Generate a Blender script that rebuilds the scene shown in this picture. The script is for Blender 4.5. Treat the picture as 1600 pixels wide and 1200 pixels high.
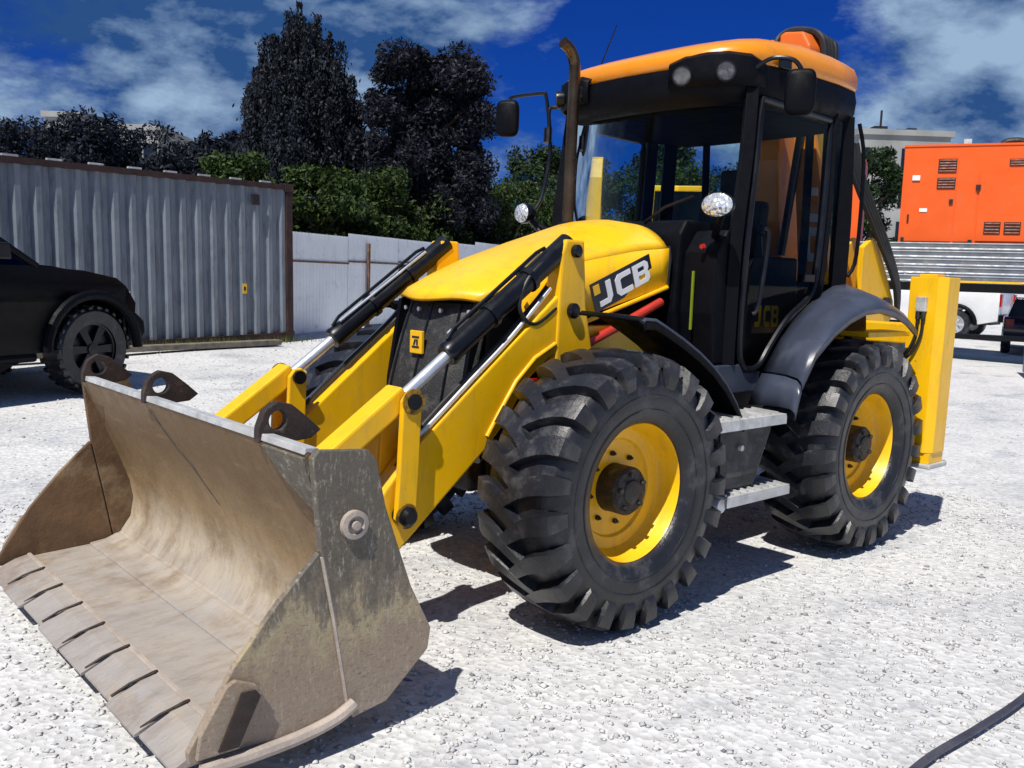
import bpy, bmesh, math, random
import numpy as np
from mathutils import Vector, Matrix

for o in list(bpy.data.objects):
    bpy.data.objects.remove(o, do_unlink=True)
SC = bpy.context.scene
COL = SC.collection
random.seed(7)
RNG = np.random.default_rng(7)
PI = math.pi

# ------------------------------------------------------------------ camera
cam_d = bpy.data.cameras.new('camera')
cam = bpy.data.objects.new('camera', cam_d)
COL.objects.link(cam)
yaw, pitch, roll = 3.98107779, -0.11808323, 0.03377929
fw = Vector((math.cos(pitch)*math.cos(yaw), math.cos(pitch)*math.sin(yaw), math.sin(pitch)))
sd = fw.cross(Vector((0, 0, 1))).normalized()
up = sd.cross(fw)
s2 = math.cos(roll)*sd + math.sin(roll)*up
u2 = -math.sin(roll)*sd + math.cos(roll)*up
cam.matrix_world = Matrix(((s2.x, u2.x, -fw.x, 3.26326), (s2.y, u2.y, -fw.y, 3.86055),
                           (s2.z, u2.z, -fw.z, 1.67276), (0, 0, 0, 1)))
cam_d.sensor_width = 36
cam_d.lens = 1414.86/1600*36
cam_d.clip_end = 3000
cam_d.clip_start = 0.05
SC.camera = cam
SC.render.resolution_x, SC.render.resolution_y = 1024, 768

# ------------------------------------------------------------------ light
SUN = Vector((0.60, 0.23, 1.0)).normalized()
sun_d = bpy.data.lights.new('sun', 'SUN')
sun_d.energy = 5.0
sun_d.angle = math.radians(0.5)
sun_d.color = (1.0, 0.95, 0.87)
sun = bpy.data.objects.new('sun', sun_d)
COL.objects.link(sun)
sun.rotation_euler = (-SUN).to_track_quat('-Z', 'Y').to_euler()
sun.location = (20, 10, 30)

world = bpy.data.worlds.new('World')
SC.world = world
world.use_nodes = True
wn, wl = world.node_tree.nodes, world.node_tree.links
wn.clear()
w_out = wn.new('ShaderNodeOutputWorld')
w_bg = wn.new('ShaderNodeBackground')
w_bg.inputs['Strength'].default_value = 0.05
w_sky = wn.new('ShaderNodeTexSky')
w_sky.sky_type = 'NISHITA'
w_sky.sun_disc = False
w_sky.sun_elevation = math.asin(SUN.z)
w_sky.sun_rotation = math.atan2(SUN.x, SUN.y)
w_sky.air_density = 1.0
w_sky.dust_density = 0.2
w_sky.ozone_density = 4.0
w_tint = wn.new('ShaderNodeMix')
w_tint.data_type = 'RGBA'
w_tint.blend_type = 'MULTIPLY'
w_tint.inputs[0].default_value = 1.0
w_tint.inputs[7].default_value = (0.05, 0.29, 1.12, 1)
wl.new(w_sky.outputs[0], w_tint.inputs[6])
# cumulus: noise laid on a flat cloud deck seen in perspective
w_tc = wn.new('ShaderNodeTexCoord')
w_sep = wn.new('ShaderNodeSeparateXYZ')
wl.new(w_tc.outputs['Generated'], w_sep.inputs[0])


def wmath(op, a, b=None, clamp=False):
    n = wn.new('ShaderNodeMath')
    n.operation = op
    n.use_clamp = clamp
    for i, v in enumerate((a, b)):
        if v is None:
            continue
        if isinstance(v, (int, float)):
            n.inputs[i].default_value = v
        else:
            wl.new(v, n.inputs[i])
    return n.outputs[0]


zz = wmath('ADD', wmath('MAXIMUM', w_sep.outputs[2], 0.0), 0.62)
w_cmb = wn.new('ShaderNodeCombineXYZ')
wl.new(wmath('DIVIDE', w_sep.outputs[0], zz), w_cmb.inputs[0])
wl.new(wmath('DIVIDE', w_sep.outputs[1], zz), w_cmb.inputs[1])
wl.new(wmath('MULTIPLY', w_sep.outputs[2], 1.5), w_cmb.inputs[2])
w_map = wn.new('ShaderNodeMapping')
w_map.inputs['Location'].default_value = (27.5, 14.5, 8.5)
w_map.inputs['Scale'].default_value = (1, 1, 1)
wl.new(w_cmb.outputs[0], w_map.inputs[0])
w_n1 = wn.new('ShaderNodeTexNoise')
w_n1.inputs['Scale'].default_value = 1.6
w_n1.inputs['Detail'].default_value = 9
w_n1.inputs['Roughness'].default_value = 0.60
w_n1.inputs['Distortion'].default_value = 0.1
wl.new(w_map.outputs[0], w_n1.inputs['Vector'])
w_r1 = wn.new('ShaderNodeValToRGB')
w_r1.color_ramp.elements[0].position = 0.445
w_r1.color_ramp.elements[1].position = 0.525
wl.new(w_n1.outputs[0], w_r1.inputs[0])
w_mpb = wn.new('ShaderNodeMapping')
w_mpb.inputs['Location'].default_value = (27.5, 14.5, 8.5+0.10)
wl.new(w_cmb.outputs[0], w_mpb.inputs[0])
w_n1b = wn.new('ShaderNodeTexNoise')
w_n1b.inputs['Scale'].default_value = 1.6
w_n1b.inputs['Detail'].default_value = 9
w_n1b.inputs['Roughness'].default_value = 0.60
w_n1b.inputs['Distortion'].default_value = 0.1
wl.new(w_mpb.outputs[0], w_n1b.inputs['Vector'])
w_n2 = wn.new('ShaderNodeTexNoise')
w_n2.inputs['Scale'].default_value = 3.5
w_n2.inputs['Detail'].default_value = 7
w_n2.inputs['Roughness'].default_value = 0.6
w_mp2 = wn.new('ShaderNodeMapping')
w_mp2.inputs['Location'].default_value = (7.3, 1.9, 4.0)
wl.new(w_cmb.outputs[0], w_mp2.inputs[0])
wl.new(w_mp2.outputs[0], w_n2.inputs['Vector'])
w_r2 = wn.new('ShaderNodeValToRGB')
w_r2.color_ramp.elements[0].position = 0.38
w_r2.color_ramp.elements[0].color = (0.45, 1.5, 4.4, 1)
w_r2.color_ramp.elements[1].position = 0.74
w_r2.color_ramp.elements[1].color = (6.0, 8.6, 12.0, 1)
w_dif = wmath('MULTIPLY_ADD', wmath('SUBTRACT', w_n1.outputs[0], w_n1b.outputs[0]), 2.6)  # density offset lightens cloud tops and darkens bases: lighting put into the colour
w_dif.node.inputs[2].default_value = 0.02
wl.new(wmath('ADD', w_dif, w_n2.outputs[0]), w_r2.inputs[0])
w_mix = wn.new('ShaderNodeMix')
w_mix.data_type = 'RGBA'
w_fac = wmath('MULTIPLY', w_r1.outputs[0], wmath('MULTIPLY', w_sep.outputs[2], 30.0, True))
wl.new(w_fac, w_mix.inputs[0])
wl.new(w_tint.outputs[2], w_mix.inputs[6])
wl.new(w_r2.outputs[0], w_mix.inputs[7])
wl.new(w_mix.outputs[2], w_bg.inputs['Color'])
wl.new(w_bg.outputs[0], w_out.inputs[0])

SC.view_settings.view_transform = 'Standard'
SC.view_settings.look = 'None'
SC.view_settings.exposure = 0.10
SC.view_settings.gamma = 1.0
SC.view_settings.use_curve_mapping = False
SC.render.engine = 'CYCLES'


# ------------------------------------------------------------------ materials
def new_mat(name):
    m = bpy.data.materials.new(name)
    m.use_nodes = True
    return m, m.node_tree.nodes, m.node_tree.links, m.node_tree.nodes['Principled BSDF']


def noise(n, l, scale, detail=4, rough=0.55, coord='Object', sx=(1, 1, 1)):
    tc = n.new('ShaderNodeTexCoord')
    mp = n.new('ShaderNodeMapping')
    mp.inputs['Scale'].default_value = sx
    l.new(tc.outputs[coord], mp.inputs[0])
    t = n.new('ShaderNodeTexNoise')
    t.inputs['Scale'].default_value = scale
    t.inputs['Detail'].default_value = detail
    t.inputs['Roughness'].default_value = rough
    l.new(mp.outputs[0], t.inputs['Vector'])
    return t.outputs[0]


def ramp(n, l, src, stops):
    r = n.new('ShaderNodeValToRGB')
    e = r.color_ramp.elements
    while len(e) < len(stops):
        e.new(0.5)
    for k, (p, c) in enumerate(stops):
        e[k].position = p
        e[k].color = (c[0], c[1], c[2], 1) if not isinstance(c, (int, float)) else (c, c, c, 1)
    l.new(src, r.inputs[0])
    return r.outputs[0]


def mixc(n, l, fac, a, b, mode='MIX'):
    m = n.new('ShaderNodeMix')
    m.data_type = 'RGBA'
    m.blend_type = mode
    for i, v in ((0, fac), (6, a), (7, b)):
        if isinstance(v, (int, float)):
            m.inputs[i].default_value = v
        elif isinstance(v, tuple):
            m.inputs[i].default_value = (v[0], v[1], v[2], 1)
        else:
            l.new(v, m.inputs[i])
    return m.outputs[2]


def bump(n, l, src, strength, dist=0.01):
    b = n.new('ShaderNodeBump')
    b.inputs['Strength'].default_value = strength
    b.inputs['Distance'].default_value = dist
    l.new(src, b.inputs['Height'])
    return b.outputs[0]


def simple(name, col, rough=0.5, metal=0.0, var=0.25, scale=6.0, bmp=0.0, coat=0.0, spec=0.5, dust=None, dscale=3.0, damt=(0.5, 0.8)):
    m, n, l, p = new_mat(name)
    a = noise(n, l, scale, 5)
    c = ramp(n, l, a, [(0.3, tuple(v*(1-var) for v in col)), (0.7, tuple(min(1, v*(1+var)) for v in col))])
    rg = ramp(n, l, noise(n, l, scale*2.3, 6), [(0.3, max(0.03, rough*0.8)), (0.7, min(1, rough*1.2))])
    if dust:
        d = ramp(n, l, noise(n, l, dscale, 8, 0.68), [(damt[0], 0.0), (damt[1], 1.0)])
        c = mixc(n, l, d, c, dust)
        rg = mixc(n, l, d, rg, (0.8, 0.8, 0.8))
    l.new(c, p.inputs['Base Color'])
    l.new(rg, p.inputs['Roughness'])
    p.inputs['Metallic'].default_value = metal
    p.inputs['Specular IOR Level'].default_value = spec
    p.inputs['Coat Weight'].default_value = coat
    p.inputs['Coat Roughness'].default_value = 0.08
    if bmp:
        l.new(bump(n, l, noise(n, l, scale*8, 6, 0.65), bmp), p.inputs['Normal'])
    return m


M = {}
def mat_yellow():
    m, n, l, p = new_mat('yellow machine paint')
    c = ramp(n, l, noise(n, l, 1.7, 4), [(0.3, (0.88, 0.48, 0.002)), (0.7, (0.95, 0.54, 0.002))])
    drip = ramp(n, l, noise(n, l, 7, 7, 0.68, sx=(1.6, 1.6, 0.35)), [(0.50, 0.0), (0.80, 0.55)])
    c = mixc(n, l, drip, c, (0.40, 0.235, 0.045))
    film = ramp(n, l, noise(n, l, 3.2, 8, 0.7), [(0.52, 0.0), (0.88, 0.40)])
    c = mixc(n, l, film, c, (0.55, 0.36, 0.12))
    chip = ramp(n, l, noise(n, l, 55, 5, 0.6), [(0.70, 0.0), (0.73, 0.85)])
    c = mixc(n, l, chip, c, (0.06, 0.04, 0.025))
    scr = ramp(n, l, noise(n, l, 16, 6, 0.7, sx=(0.5, 0.5, 9)), [(0.70, 0.0), (0.76, 0.5)])
    c = mixc(n, l, scr, c, (0.30, 0.18, 0.05))
    l.new(c, p.inputs['Base Color'])
    rg = ramp(n, l, noise(n, l, 6, 7, 0.65), [(0.3, 0.26), (0.7, 0.55)])
    l.new(rg, p.inputs['Roughness'])
    p.inputs['Coat Weight'].default_value = 0.15
    p.inputs['Coat Roughness'].default_value = 0.15
    l.new(bump(n, l, noise(n, l, 2.6, 3), 0.06, 0.05), p.inputs['Normal'])
    return m


M['yellow'] = mat_yellow()
M['roofpaint'] = simple('orange yellow roof paint', (0.80, 0.27, 0.007), 0.3, var=0.08, scale=2.5, coat=0.3, dust=(0.35, 0.18, 0.05), dscale=6, damt=(0.6, 0.95))
M['redorange'] = simple('faded red orange paint', (0.72, 0.15, 0.018), 0.4, var=0.12, scale=4, dust=(0.25, 0.1, 0.05), dscale=8, damt=(0.58, 0.9))
M['black'] = simple('black satin paint', (0.004, 0.005, 0.008), 0.34, spec=0.4, var=0.2, dust=(0.02, 0.02, 0.02), damt=(0.6, 0.95))
M['plastic'] = simple('matt black plastic', (0.0035, 0.004, 0.0065), 0.5, spec=0.10, var=0.2, bmp=0.1, scale=9)
M['fender'] = simple('dark grey fender plastic', (0.045, 0.055, 0.085), 0.32, var=0.12, scale=4,
                     dust=(0.10, 0.115, 0.15), damt=(0.5, 0.95))
M['rubber'] = simple('tyre rubber', (0.015, 0.016, 0.021), 0.36, var=0.4, scale=7, bmp=0.3,
                     dust=(0.13, 0.125, 0.12), dscale=7, damt=(0.53, 0.85))
M['greasy'] = simple('greasy yellow boss', (0.40, 0.22, 0.01), 0.4, var=0.5, scale=25, dust=(0.02, 0.015, 0.01), dscale=22, damt=(0.45, 0.65))
M['rubber2'] = simple('hose rubber', (0.012, 0.012, 0.014), 0.5, var=0.2)
M['hub'] = simple('greasy dark hub', (0.035, 0.032, 0.030), 0.45, 0.4, var=0.5, scale=22, bmp=0.6, dust=(0.2, 0.18, 0.15), dscale=14)
M['chrome'] = simple('chrome rod', (0.80, 0.82, 0.84), 0.34, 0.75, var=0.08)
M['exhaust'] = simple('heat stained steel', (0.13, 0.085, 0.048), 0.26, 0.85, var=0.5, scale=5)
M['steel'] = simple('galvanised tread', (0.55, 0.56, 0.56), 0.5, 0.3, var=0.3, scale=12, bmp=0.4, dust=(0.3, 0.28, 0.25))
M['boxgrey'] = simple('dusty dark casing', (0.035, 0.034, 0.034), 0.65, var=0.4, scale=9, bmp=0.5, dust=(0.16, 0.15, 0.14), dscale=7)
M['grille'] = simple('dusty radiator mesh', (0.022, 0.023, 0.025), 0.6, var=0.3, scale=14, bmp=0.6,
                     dust=(0.15, 0.14, 0.12), dscale=11, damt=(0.5, 0.85))
M['white'] = simple('white lettering', (0.85, 0.86, 0.88), 0.4, var=0.03)
M['navy'] = simple('dark logo panel', (0.008, 0.010, 0.020), 0.3, var=0.1)
M['red'] = simple('red hose', (0.45, 0.03, 0.015), 0.4, var=0.15)
M['hivis'] = simple('lime strip', (0.18, 0.24, 0.008), 0.6, var=0.1)
M['redlens'] = simple('red lens', (0.35, 0.01, 0.01), 0.15, var=0.1)
M['orange'] = simple('orange cabinet paint', (0.80, 0.11, 0.008), 0.42, var=0.06, scale=1.4, dust=(0.45, 0.13, 0.05), damt=(0.58, 0.95))
M['orangedark'] = simple('dark orange louvre', (0.16, 0.03, 0.006), 0.6, var=0.3)  # darker orange for the slats than for the canopy
M['vent'] = simple('dark vent', (0.012, 0.010, 0.010), 0.6)
M['alu'] = simple('ribbed aluminium board', (0.17, 0.185, 0.205), 0.45, 0.4, var=0.25, scale=3, dust=(0.32, 0.31, 0.3), dscale=4)
M['carblack'] = simple('black car paint', (0.002, 0.0025, 0.004), 0.45, spec=0.16, var=0.2, coat=0.0, dust=(0.012, 0.012, 0.012), damt=(0.55, 0.95))
M['carwhite'] = simple('white car paint', (0.72, 0.74, 0.76), 0.25, var=0.04, coat=0.5)
M['carblue'] = simple('dark blue car paint', (0.008, 0.012, 0.035), 0.2, var=0.1, coat=0.5)
M['blue'] = simple('blue steel', (0.01, 0.03, 0.22), 0.4, var=0.2)
M['rustred'] = simple('rusty red primer', (0.030, 0.013, 0.012), 0.75, var=0.5, scale=6, bmp=0.4, dust=(0.10, 0.03, 0.02), dscale=5)
M['rust'] = simple('rusty brown steel', (0.16, 0.085, 0.05), 0.8, var=0.5, scale=8, bmp=0.4)
M['concrete'] = simple('pale concrete render', (0.27, 0.275, 0.27), 0.85, var=0.25, scale=0.3)
M['bark'] = simple('bark', (0.06, 0.045, 0.032), 0.9, var=0.4, scale=6, bmp=0.6)
M['seat'] = simple('seat fabric', (0.012, 0.012, 0.014), 0.85, var=0.3)
M['roofshade'] = simple('black roof shade sheet', (0.003, 0.003, 0.004), 1.0, spec=0.02, var=0.3)  # near-black, stands in for shade under the cab roof
M['darkwin'] = simple('dark window', (0.012, 0.016, 0.022), 0.1, var=0.2)
M['wood'] = simple('weathered sleeper', (0.16, 0.14, 0.11), 0.85, var=0.4, scale=9, bmp=0.4)
M['cable'] = simple('dusty black cable', (0.045, 0.045, 0.065), 0.5, var=0.25, dust=(0.12, 0.12, 0.12), damt=(0.55, 0.95))


def mat_lamp():
    m, n, l, p = new_mat('lamp reflector')
    v = n.new('ShaderNodeTexVoronoi')
    v.inputs['Scale'].default_value = 45
    tc = n.new('ShaderNodeTexCoord')
    l.new(tc.outputs['Object'], v.inputs['Vector'])
    p.inputs['Base Color'].default_value = (0.85, 0.88, 0.9, 1)
    p.inputs['Metallic'].default_value = 0.6
    p.inputs['Roughness'].default_value = 0.2
    l.new(bump(n, l, v.outputs[0], 0.6, 0.02), p.inputs['Normal'])
    return m


M['lamp'] = mat_lamp()
M['lampdark'] = simple('dark work lamp lens', (0.10, 0.10, 0.11), 0.12, 0.6, var=0.6, scale=40, bmp=0.5)


def mat_glass(name, tint, ior=1.45):
    m, n, l, p = new_mat(name)
    out = n['Material Output']
    n.remove(p)
    t = n.new('ShaderNodeBsdfTransparent')
    t.inputs[0].default_value = (*tint, 1)
    g = n.new('ShaderNodeBsdfGlossy')
    g.inputs['Roughness'].default_value = 0.02
    fr = n.new('ShaderNodeFresnel')
    fr.inputs[0].default_value = ior
    mx = n.new('ShaderNodeMixShader')
    l.new(fr.outputs[0], mx.inputs[0])
    l.new(t.outputs[0], mx.inputs[1])
    l.new(g.outputs[0], mx.inputs[2])
    l.new(mx.outputs[0], out.inputs[0])
    return m


M['glass'] = mat_glass('tinted cab glass', (0.72, 0.86, 0.86), 1.22)
M['glasss'] = mat_glass('clear door glass', (0.76, 0.78, 0.78), 1.18)
M['glassd'] = mat_glass('dark car glass', (0.12, 0.15, 0.17))


def mat_bucket():
    m, n, l, p = new_mat('worn bucket steel')
    tc = n.new('ShaderNodeTexCoord')
    sp = n.new('ShaderNodeSeparateXYZ')
    l.new(tc.outputs['Object'], sp.inputs[0])
    big = noise(n, l, 2.2, 6, 0.62)
    # brown rust up on the back, polished pale grey steel where the load slides
    hsum = n.new('ShaderNodeMath')
    hsum.operation = 'MULTIPLY_ADD'
    l.new(big, hsum.inputs[0])
    hsum.inputs[1].default_value = 0.30
    l.new(sp.outputs[2], hsum.inputs[2])
    c = ramp(n, l, hsum.outputs[0], [(0.26, (0.35, 0.325, 0.305)), (0.46, (0.48, 0.415, 0.32)),
                                     (0.68, (0.38, 0.265, 0.135)), (1.0, (0.19, 0.115, 0.05))])
    streak = noise(n, l, 7, 7, 0.72, sx=(0.8, 2.6, 0.7))
    c = mixc(n, l, ramp(n, l, streak, [(0.48, 0), (0.78, 0.55)]), c, (0.17, 0.10, 0.05))
    c = mixc(n, l, ramp(n, l, noise(n, l, 5, 5, 0.6, sx=(1.5, 0.5, 4)), [(0.60, 0), (0.75, 0.45)]), c, (0.50, 0.36, 0.17))
    c = mixc(n, l, ramp(n, l, noise(n, l, 22, 7, 0.75, sx=(0.5, 6, 0.5)), [(0.55, 0), (0.78, 0.35)]), c, (0.54, 0.51, 0.46))
    c = mixc(n, l, ramp(n, l, noise(n, l, 2.4, 7, 0.7), [(0.50, 0), (0.70, 0.75)]), c, (0.18, 0.11, 0.05))
    l.new(c, p.inputs['Base Color'])
    l.new(ramp(n, l, noise(n, l, 12, 6), [(0.3, 0.42), (0.7, 0.72)]), p.inputs['Roughness'])
    p.inputs['Metallic'].default_value = 0.12
    l.new(bump(n, l, noise(n, l, 26, 8, 0.7, sx=(1, 2.2, 1)), 0.45, 0.012), p.inputs['Normal'])
    return m


def mat_cheek():
    m, n, l, p = new_mat('scraped bucket cheek steel')
    tc = n.new('ShaderNodeTexCoord')
    sp = n.new('ShaderNodeSeparateXYZ')
    l.new(tc.outputs['Object'], sp.inputs[0])
    hs = n.new('ShaderNodeMath')
    hs.operation = 'MULTIPLY_ADD'
    l.new(noise(n, l, 6, 9, 0.78, sx=(1.6, 1, 0.8)), hs.inputs[0])
    hs.inputs[1].default_value = 0.75
    l.new(sp.outputs[2], hs.inputs[2])
    # bare brown steel low down, a flaky edge, then old dark green-grey paint above
    c = ramp(n, l, hs.outputs[0], [(0.30, (0.32, 0.265, 0.215)), (0.74, (0.31, 0.235, 0.165)),
                                   (0.84, (0.40, 0.33, 0.20)), (0.90, (0.22, 0.18, 0.125)), (1.0, (0.125, 0.11, 0.085))])
    c = mixc(n, l, ramp(n, l, noise(n, l, 24, 8, 0.78, sx=(3.5, 1, 1)), [(0.53, 0), (0.68, 0.85)]), c, (0.46, 0.42, 0.34))
    c = mixc(n, l, ramp(n, l, noise(n, l, 40, 8, 0.75, sx=(1, 1, 3)), [(0.54, 0), (0.70, 0.8)]), c, (0.055, 0.045, 0.036))
    l.new(c, p.inputs['Base Color'])
    l.new(ramp(n, l, noise(n, l, 15, 6), [(0.3, 0.4), (0.7, 0.8)]), p.inputs['Roughness'])
    p.inputs['Metallic'].default_value = 0.1
    l.new(bump(n, l, noise(n, l, 34, 8, 0.75), 0.5, 0.01), p.inputs['Normal'])
    return m


M['rustcheek'] = simple('brown rusted plate', (0.12, 0.07, 0.036), 0.7, 0.1, var=0.5, scale=4, bmp=0.4, dust=(0.34, 0.25, 0.15), dscale=3, damt=(0.52, 0.78))
M['bucket'] = mat_bucket()
M['cheek'] = mat_cheek()
M['rustdark'] = simple('dark rusty lug', (0.030, 0.018, 0.014), 0.6, var=0.5, scale=14, bmp=0.5, dust=(0.2, 0.15, 0.10), dscale=12, damt=(0.58, 0.85))
M['wear'] = simple('pale worn skid', (0.42, 0.36, 0.31), 0.6, 0.1, var=0.2, scale=10, bmp=0.4)


def mat_ground():
    m, n, l, p = new_mat('pale compacted gravel')
    tc = n.new('ShaderNodeTexCoord')
    v = n.new('ShaderNodeTexVoronoi')
    v.inputs['Scale'].default_value = 34
    l.new(tc.outputs['Object'], v.inputs['Vector'])
    v2 = n.new('ShaderNodeTexVoronoi')
    v2.inputs['Scale'].default_value = 13
    l.new(tc.outputs['Object'], v2.inputs['Vector'])
    base = ramp(n, l, noise(n, l, 0.55, 7, 0.6), [(0.30, (0.43, 0.44, 0.455)), (0.48, (0.575, 0.58, 0.58)), (0.72, (0.64, 0.64, 0.63))])
    patch = ramp(n, l, noise(n, l, 0.9, 6, 0.66, sx=(1.0, 1.7, 1)), [(0.54, 0), (0.70, 0.7)])
    c = mixc(n, l, patch, base, (0.25, 0.28, 0.33))
    cell = ramp(n, l, v.outputs['Color'], [(0.15, 0.82), (0.8, 1.08)])
    c = mixc(n, l, 1.0, c, cell, 'MULTIPLY')
    spots = ramp(n, l, noise(n, l, 17, 7, 0.72, sx=(1.6, 1, 1)), [(0.61, 0), (0.70, 0.8)])
    c = mixc(n, l, spots, c, (0.15, 0.155, 0.17))
    l.new(c, p.inputs['Base Color'])
    p.inputs['Roughness'].default_value = 0.95
    p.inputs['Specular IOR Level'].default_value = 0.15
    hsum = n.new('ShaderNodeMath')
    hsum.operation = 'ADD'
    l.new(v.outputs['Distance'], hsum.inputs[0])
    l.new(v2.outputs['Distance'], hsum.inputs[1])
    b1 = bump(n, l, hsum.outputs[0], 0.4, 0.015)
    l.new(b1, p.inputs['Normal'])
    return m


M['ground'] = mat_ground()
def mat_stone():
    m, n, l, p = new_mat('mixed gravel stones')
    g = n.new('ShaderNodeNewGeometry')
    c = ramp(n, l, g.outputs['Random Per Island'], [(0.0, (0.18, 0.18, 0.20)), (0.10, (0.46, 0.46, 0.47)), (0.7, (0.60, 0.60, 0.59)), (1.0, (0.68, 0.67, 0.65))])
    c = mixc(n, l, 1.0, c, ramp(n, l, noise(n, l, 60, 4), [(0.3, 0.75), (0.7, 1.1)]), 'MULTIPLY')
    l.new(c, p.inputs['Base Color'])
    p.inputs['Roughness'].default_value = 0.9
    return m


M['stone'] = mat_stone()


def mat_leaf(name, dark, light, rough=0.6):
    m, n, l, p = new_mat(name)
    g = n.new('ShaderNodeNewGeometry')
    c = ramp(n, l, g.outputs['Random Per Island'], [(0.0, dark), (0.65, tuple((a+b)/2 for a, b in zip(dark, light))), (1.0, light)])
    big = ramp(n, l, noise(n, l, 0.7, 3), [(0.3, 0.65), (0.7, 1.25)])
    c = mixc(n, l, 1.0, c, big, 'MULTIPLY')
    l.new(c, p.inputs['Base Color'])
    p.inputs['Roughness'].default_value = rough
    p.inputs['Specular IOR Level'].default_value = 0.25
    return m


M['leafg'] = mat_leaf('green leaves', (0.008, 0.022, 0.005), (0.055, 0.095, 0.012))
M['leafm'] = mat_leaf('mid green leaves', (0.008, 0.022, 0.008), (0.035, 0.065, 0.018))
M['leafd'] = mat_leaf('dark conifer needles', (0.005, 0.007, 0.012), (0.020, 0.028, 0.042))
M['leafp'] = mat_leaf('dark purplish leaves', (0.004, 0.005, 0.010), (0.016, 0.019, 0.034))
M['leafb'] = mat_leaf('dark distant leaves', (0.004, 0.007, 0.014), (0.012, 0.018, 0.032))
M['grass'] = mat_leaf('weed blades', (0.05, 0.08, 0.012), (0.14, 0.18, 0.03))


def mat_container():
    m, n, l, p = new_mat('grey container paint')
    tc = n.new('ShaderNodeTexCoord')
    sp = n.new('ShaderNodeSeparateXYZ')
    l.new(tc.outputs['Object'], sp.inputs[0])
    c = ramp(n, l, noise(n, l, 1.4, 6, 0.6), [(0.3, (0.15, 0.18, 0.215)), (0.7, (0.23, 0.26, 0.295))])
    c = mixc(n, l, ramp(n, l, noise(n, l, 5, 8, 0.7, sx=(2.5, 2.5, 0.35)), [(0.50, 0), (0.75, 0.85)]), c, (0.045, 0.05, 0.06))
    edge = n.new('ShaderNodeMath')
    edge.operation = 'MULTIPLY_ADD'
    l.new(noise(n, l, 6, 7, 0.7), edge.inputs[0])
    edge.inputs[1].default_value = 0.9
    l.new(sp.outputs[2], edge.inputs[2])
    c = mixc(n, l, ramp(n, l, edge.outputs[0], [(0.45, 0.9), (0.62, 0.0)]), c, (0.10, 0.06, 0.045))
    c = mixc(n, l, ramp(n, l, edge.outputs[0], [(0.985, 0.0), (1.0, 0.0)]), c, (0.10, 0.06, 0.045))
    l.new(c, p.inputs['Base Color'])
    p.inputs['Roughness'].default_value = 0.5
    p.inputs['Metallic'].default_value = 0.1
    l.new(bump(n, l, noise(n, l, 3.5, 6, 0.6), 0.25, 0.03), p.inputs['Normal'])
    return m


M['container'] = mat_container()
M['sheet'] = simple('white painted sheet', (0.80, 0.85, 0.87), 0.45, 0.0, var=0.08, scale=1.2, dust=(0.34, 0.35, 0.34), dscale=3.5, damt=(0.55, 0.9))


# ------------------------------------------------------------------ mesh helpers
def obj(name, bm, mat, parent=None, smooth=False, ang=None, bev=0.0, seg=2):
    if bev > 0:
        es = [e for e in bm.edges if len(e.link_faces) == 2 and e.calc_face_angle(0) > math.radians(28)]
        if es:
            bmesh.ops.bevel(bm, geom=es, offset=bev, segments=seg, affect='EDGES', profile=0.6, clamp_overlap=True)
    me = bpy.data.meshes.new(name)
    bm.normal_update()
    bm.to_mesh(me)
    bm.free()
    me.materials.append(M[mat])
    if smooth or ang is not None:
        for p in me.polygons:
            p.use_smooth = True
        me.set_sharp_from_angle(angle=math.radians(ang if ang else 35))
    o = bpy.data.objects.new(name, me)
    COL.objects.link(o)
    if parent:
        o.parent = parent
    return o


def empty(name, loc=(0, 0, 0), rz=0.0, label=None, cat=None, group=None):
    o = bpy.data.objects.new(name, None)
    COL.objects.link(o)
    o.location = loc
    o.rotation_euler = (0, 0, rz)
    o.empty_display_size = 0.2
    if label:
        o['label'] = label
        o['category'] = cat
    if group:
        o['group'] = group
    return o


def tag(o, label=None, cat=None, group=None, kind=None):
    if label:
        o['label'] = label
    if cat:
        o['category'] = cat
    if group:
        o['group'] = group
    if kind:
        o['kind'] = kind
    return o


def B():
    return bmesh.new()


def fix(bm):
    bmesh.ops.recalc_face_normals(bm, faces=bm.faces)
    return bm


def box(bm, x0, x1, y0, y1, z0, z1):
    vs = [bm.verts.new((x, y, z)) for x in (x0, x1) for y in (y0, y1) for z in (z0, z1)]
    for f in ((0, 1, 3, 2), (4, 6, 7, 5), (0, 4, 5, 1), (2, 3, 7, 6), (0, 2, 6, 4), (1, 5, 7, 3)):
        bm.faces.new([vs[i] for i in f])
    return bm


def prism(bm, pts, a0, a1, axis='y'):
    """outline in the two other axes, extruded along axis"""
    def P(u, v, w):
        return {'y': (u, w, v), 'x': (w, u, v), 'z': (u, v, w)}[axis]
    lo = [bm.verts.new(P(u, v, a0)) for u, v in pts]
    hi = [bm.verts.new(P(u, v, a1)) for u, v in pts]
    f0 = bm.faces.new(lo)
    f1 = bm.faces.new(hi[::-1])
    n = len(pts)
    for i in range(n):
        bm.faces.new((lo[i], hi[i], hi[(i+1) % n], lo[(i+1) % n]))
    return fix(bm)


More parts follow.
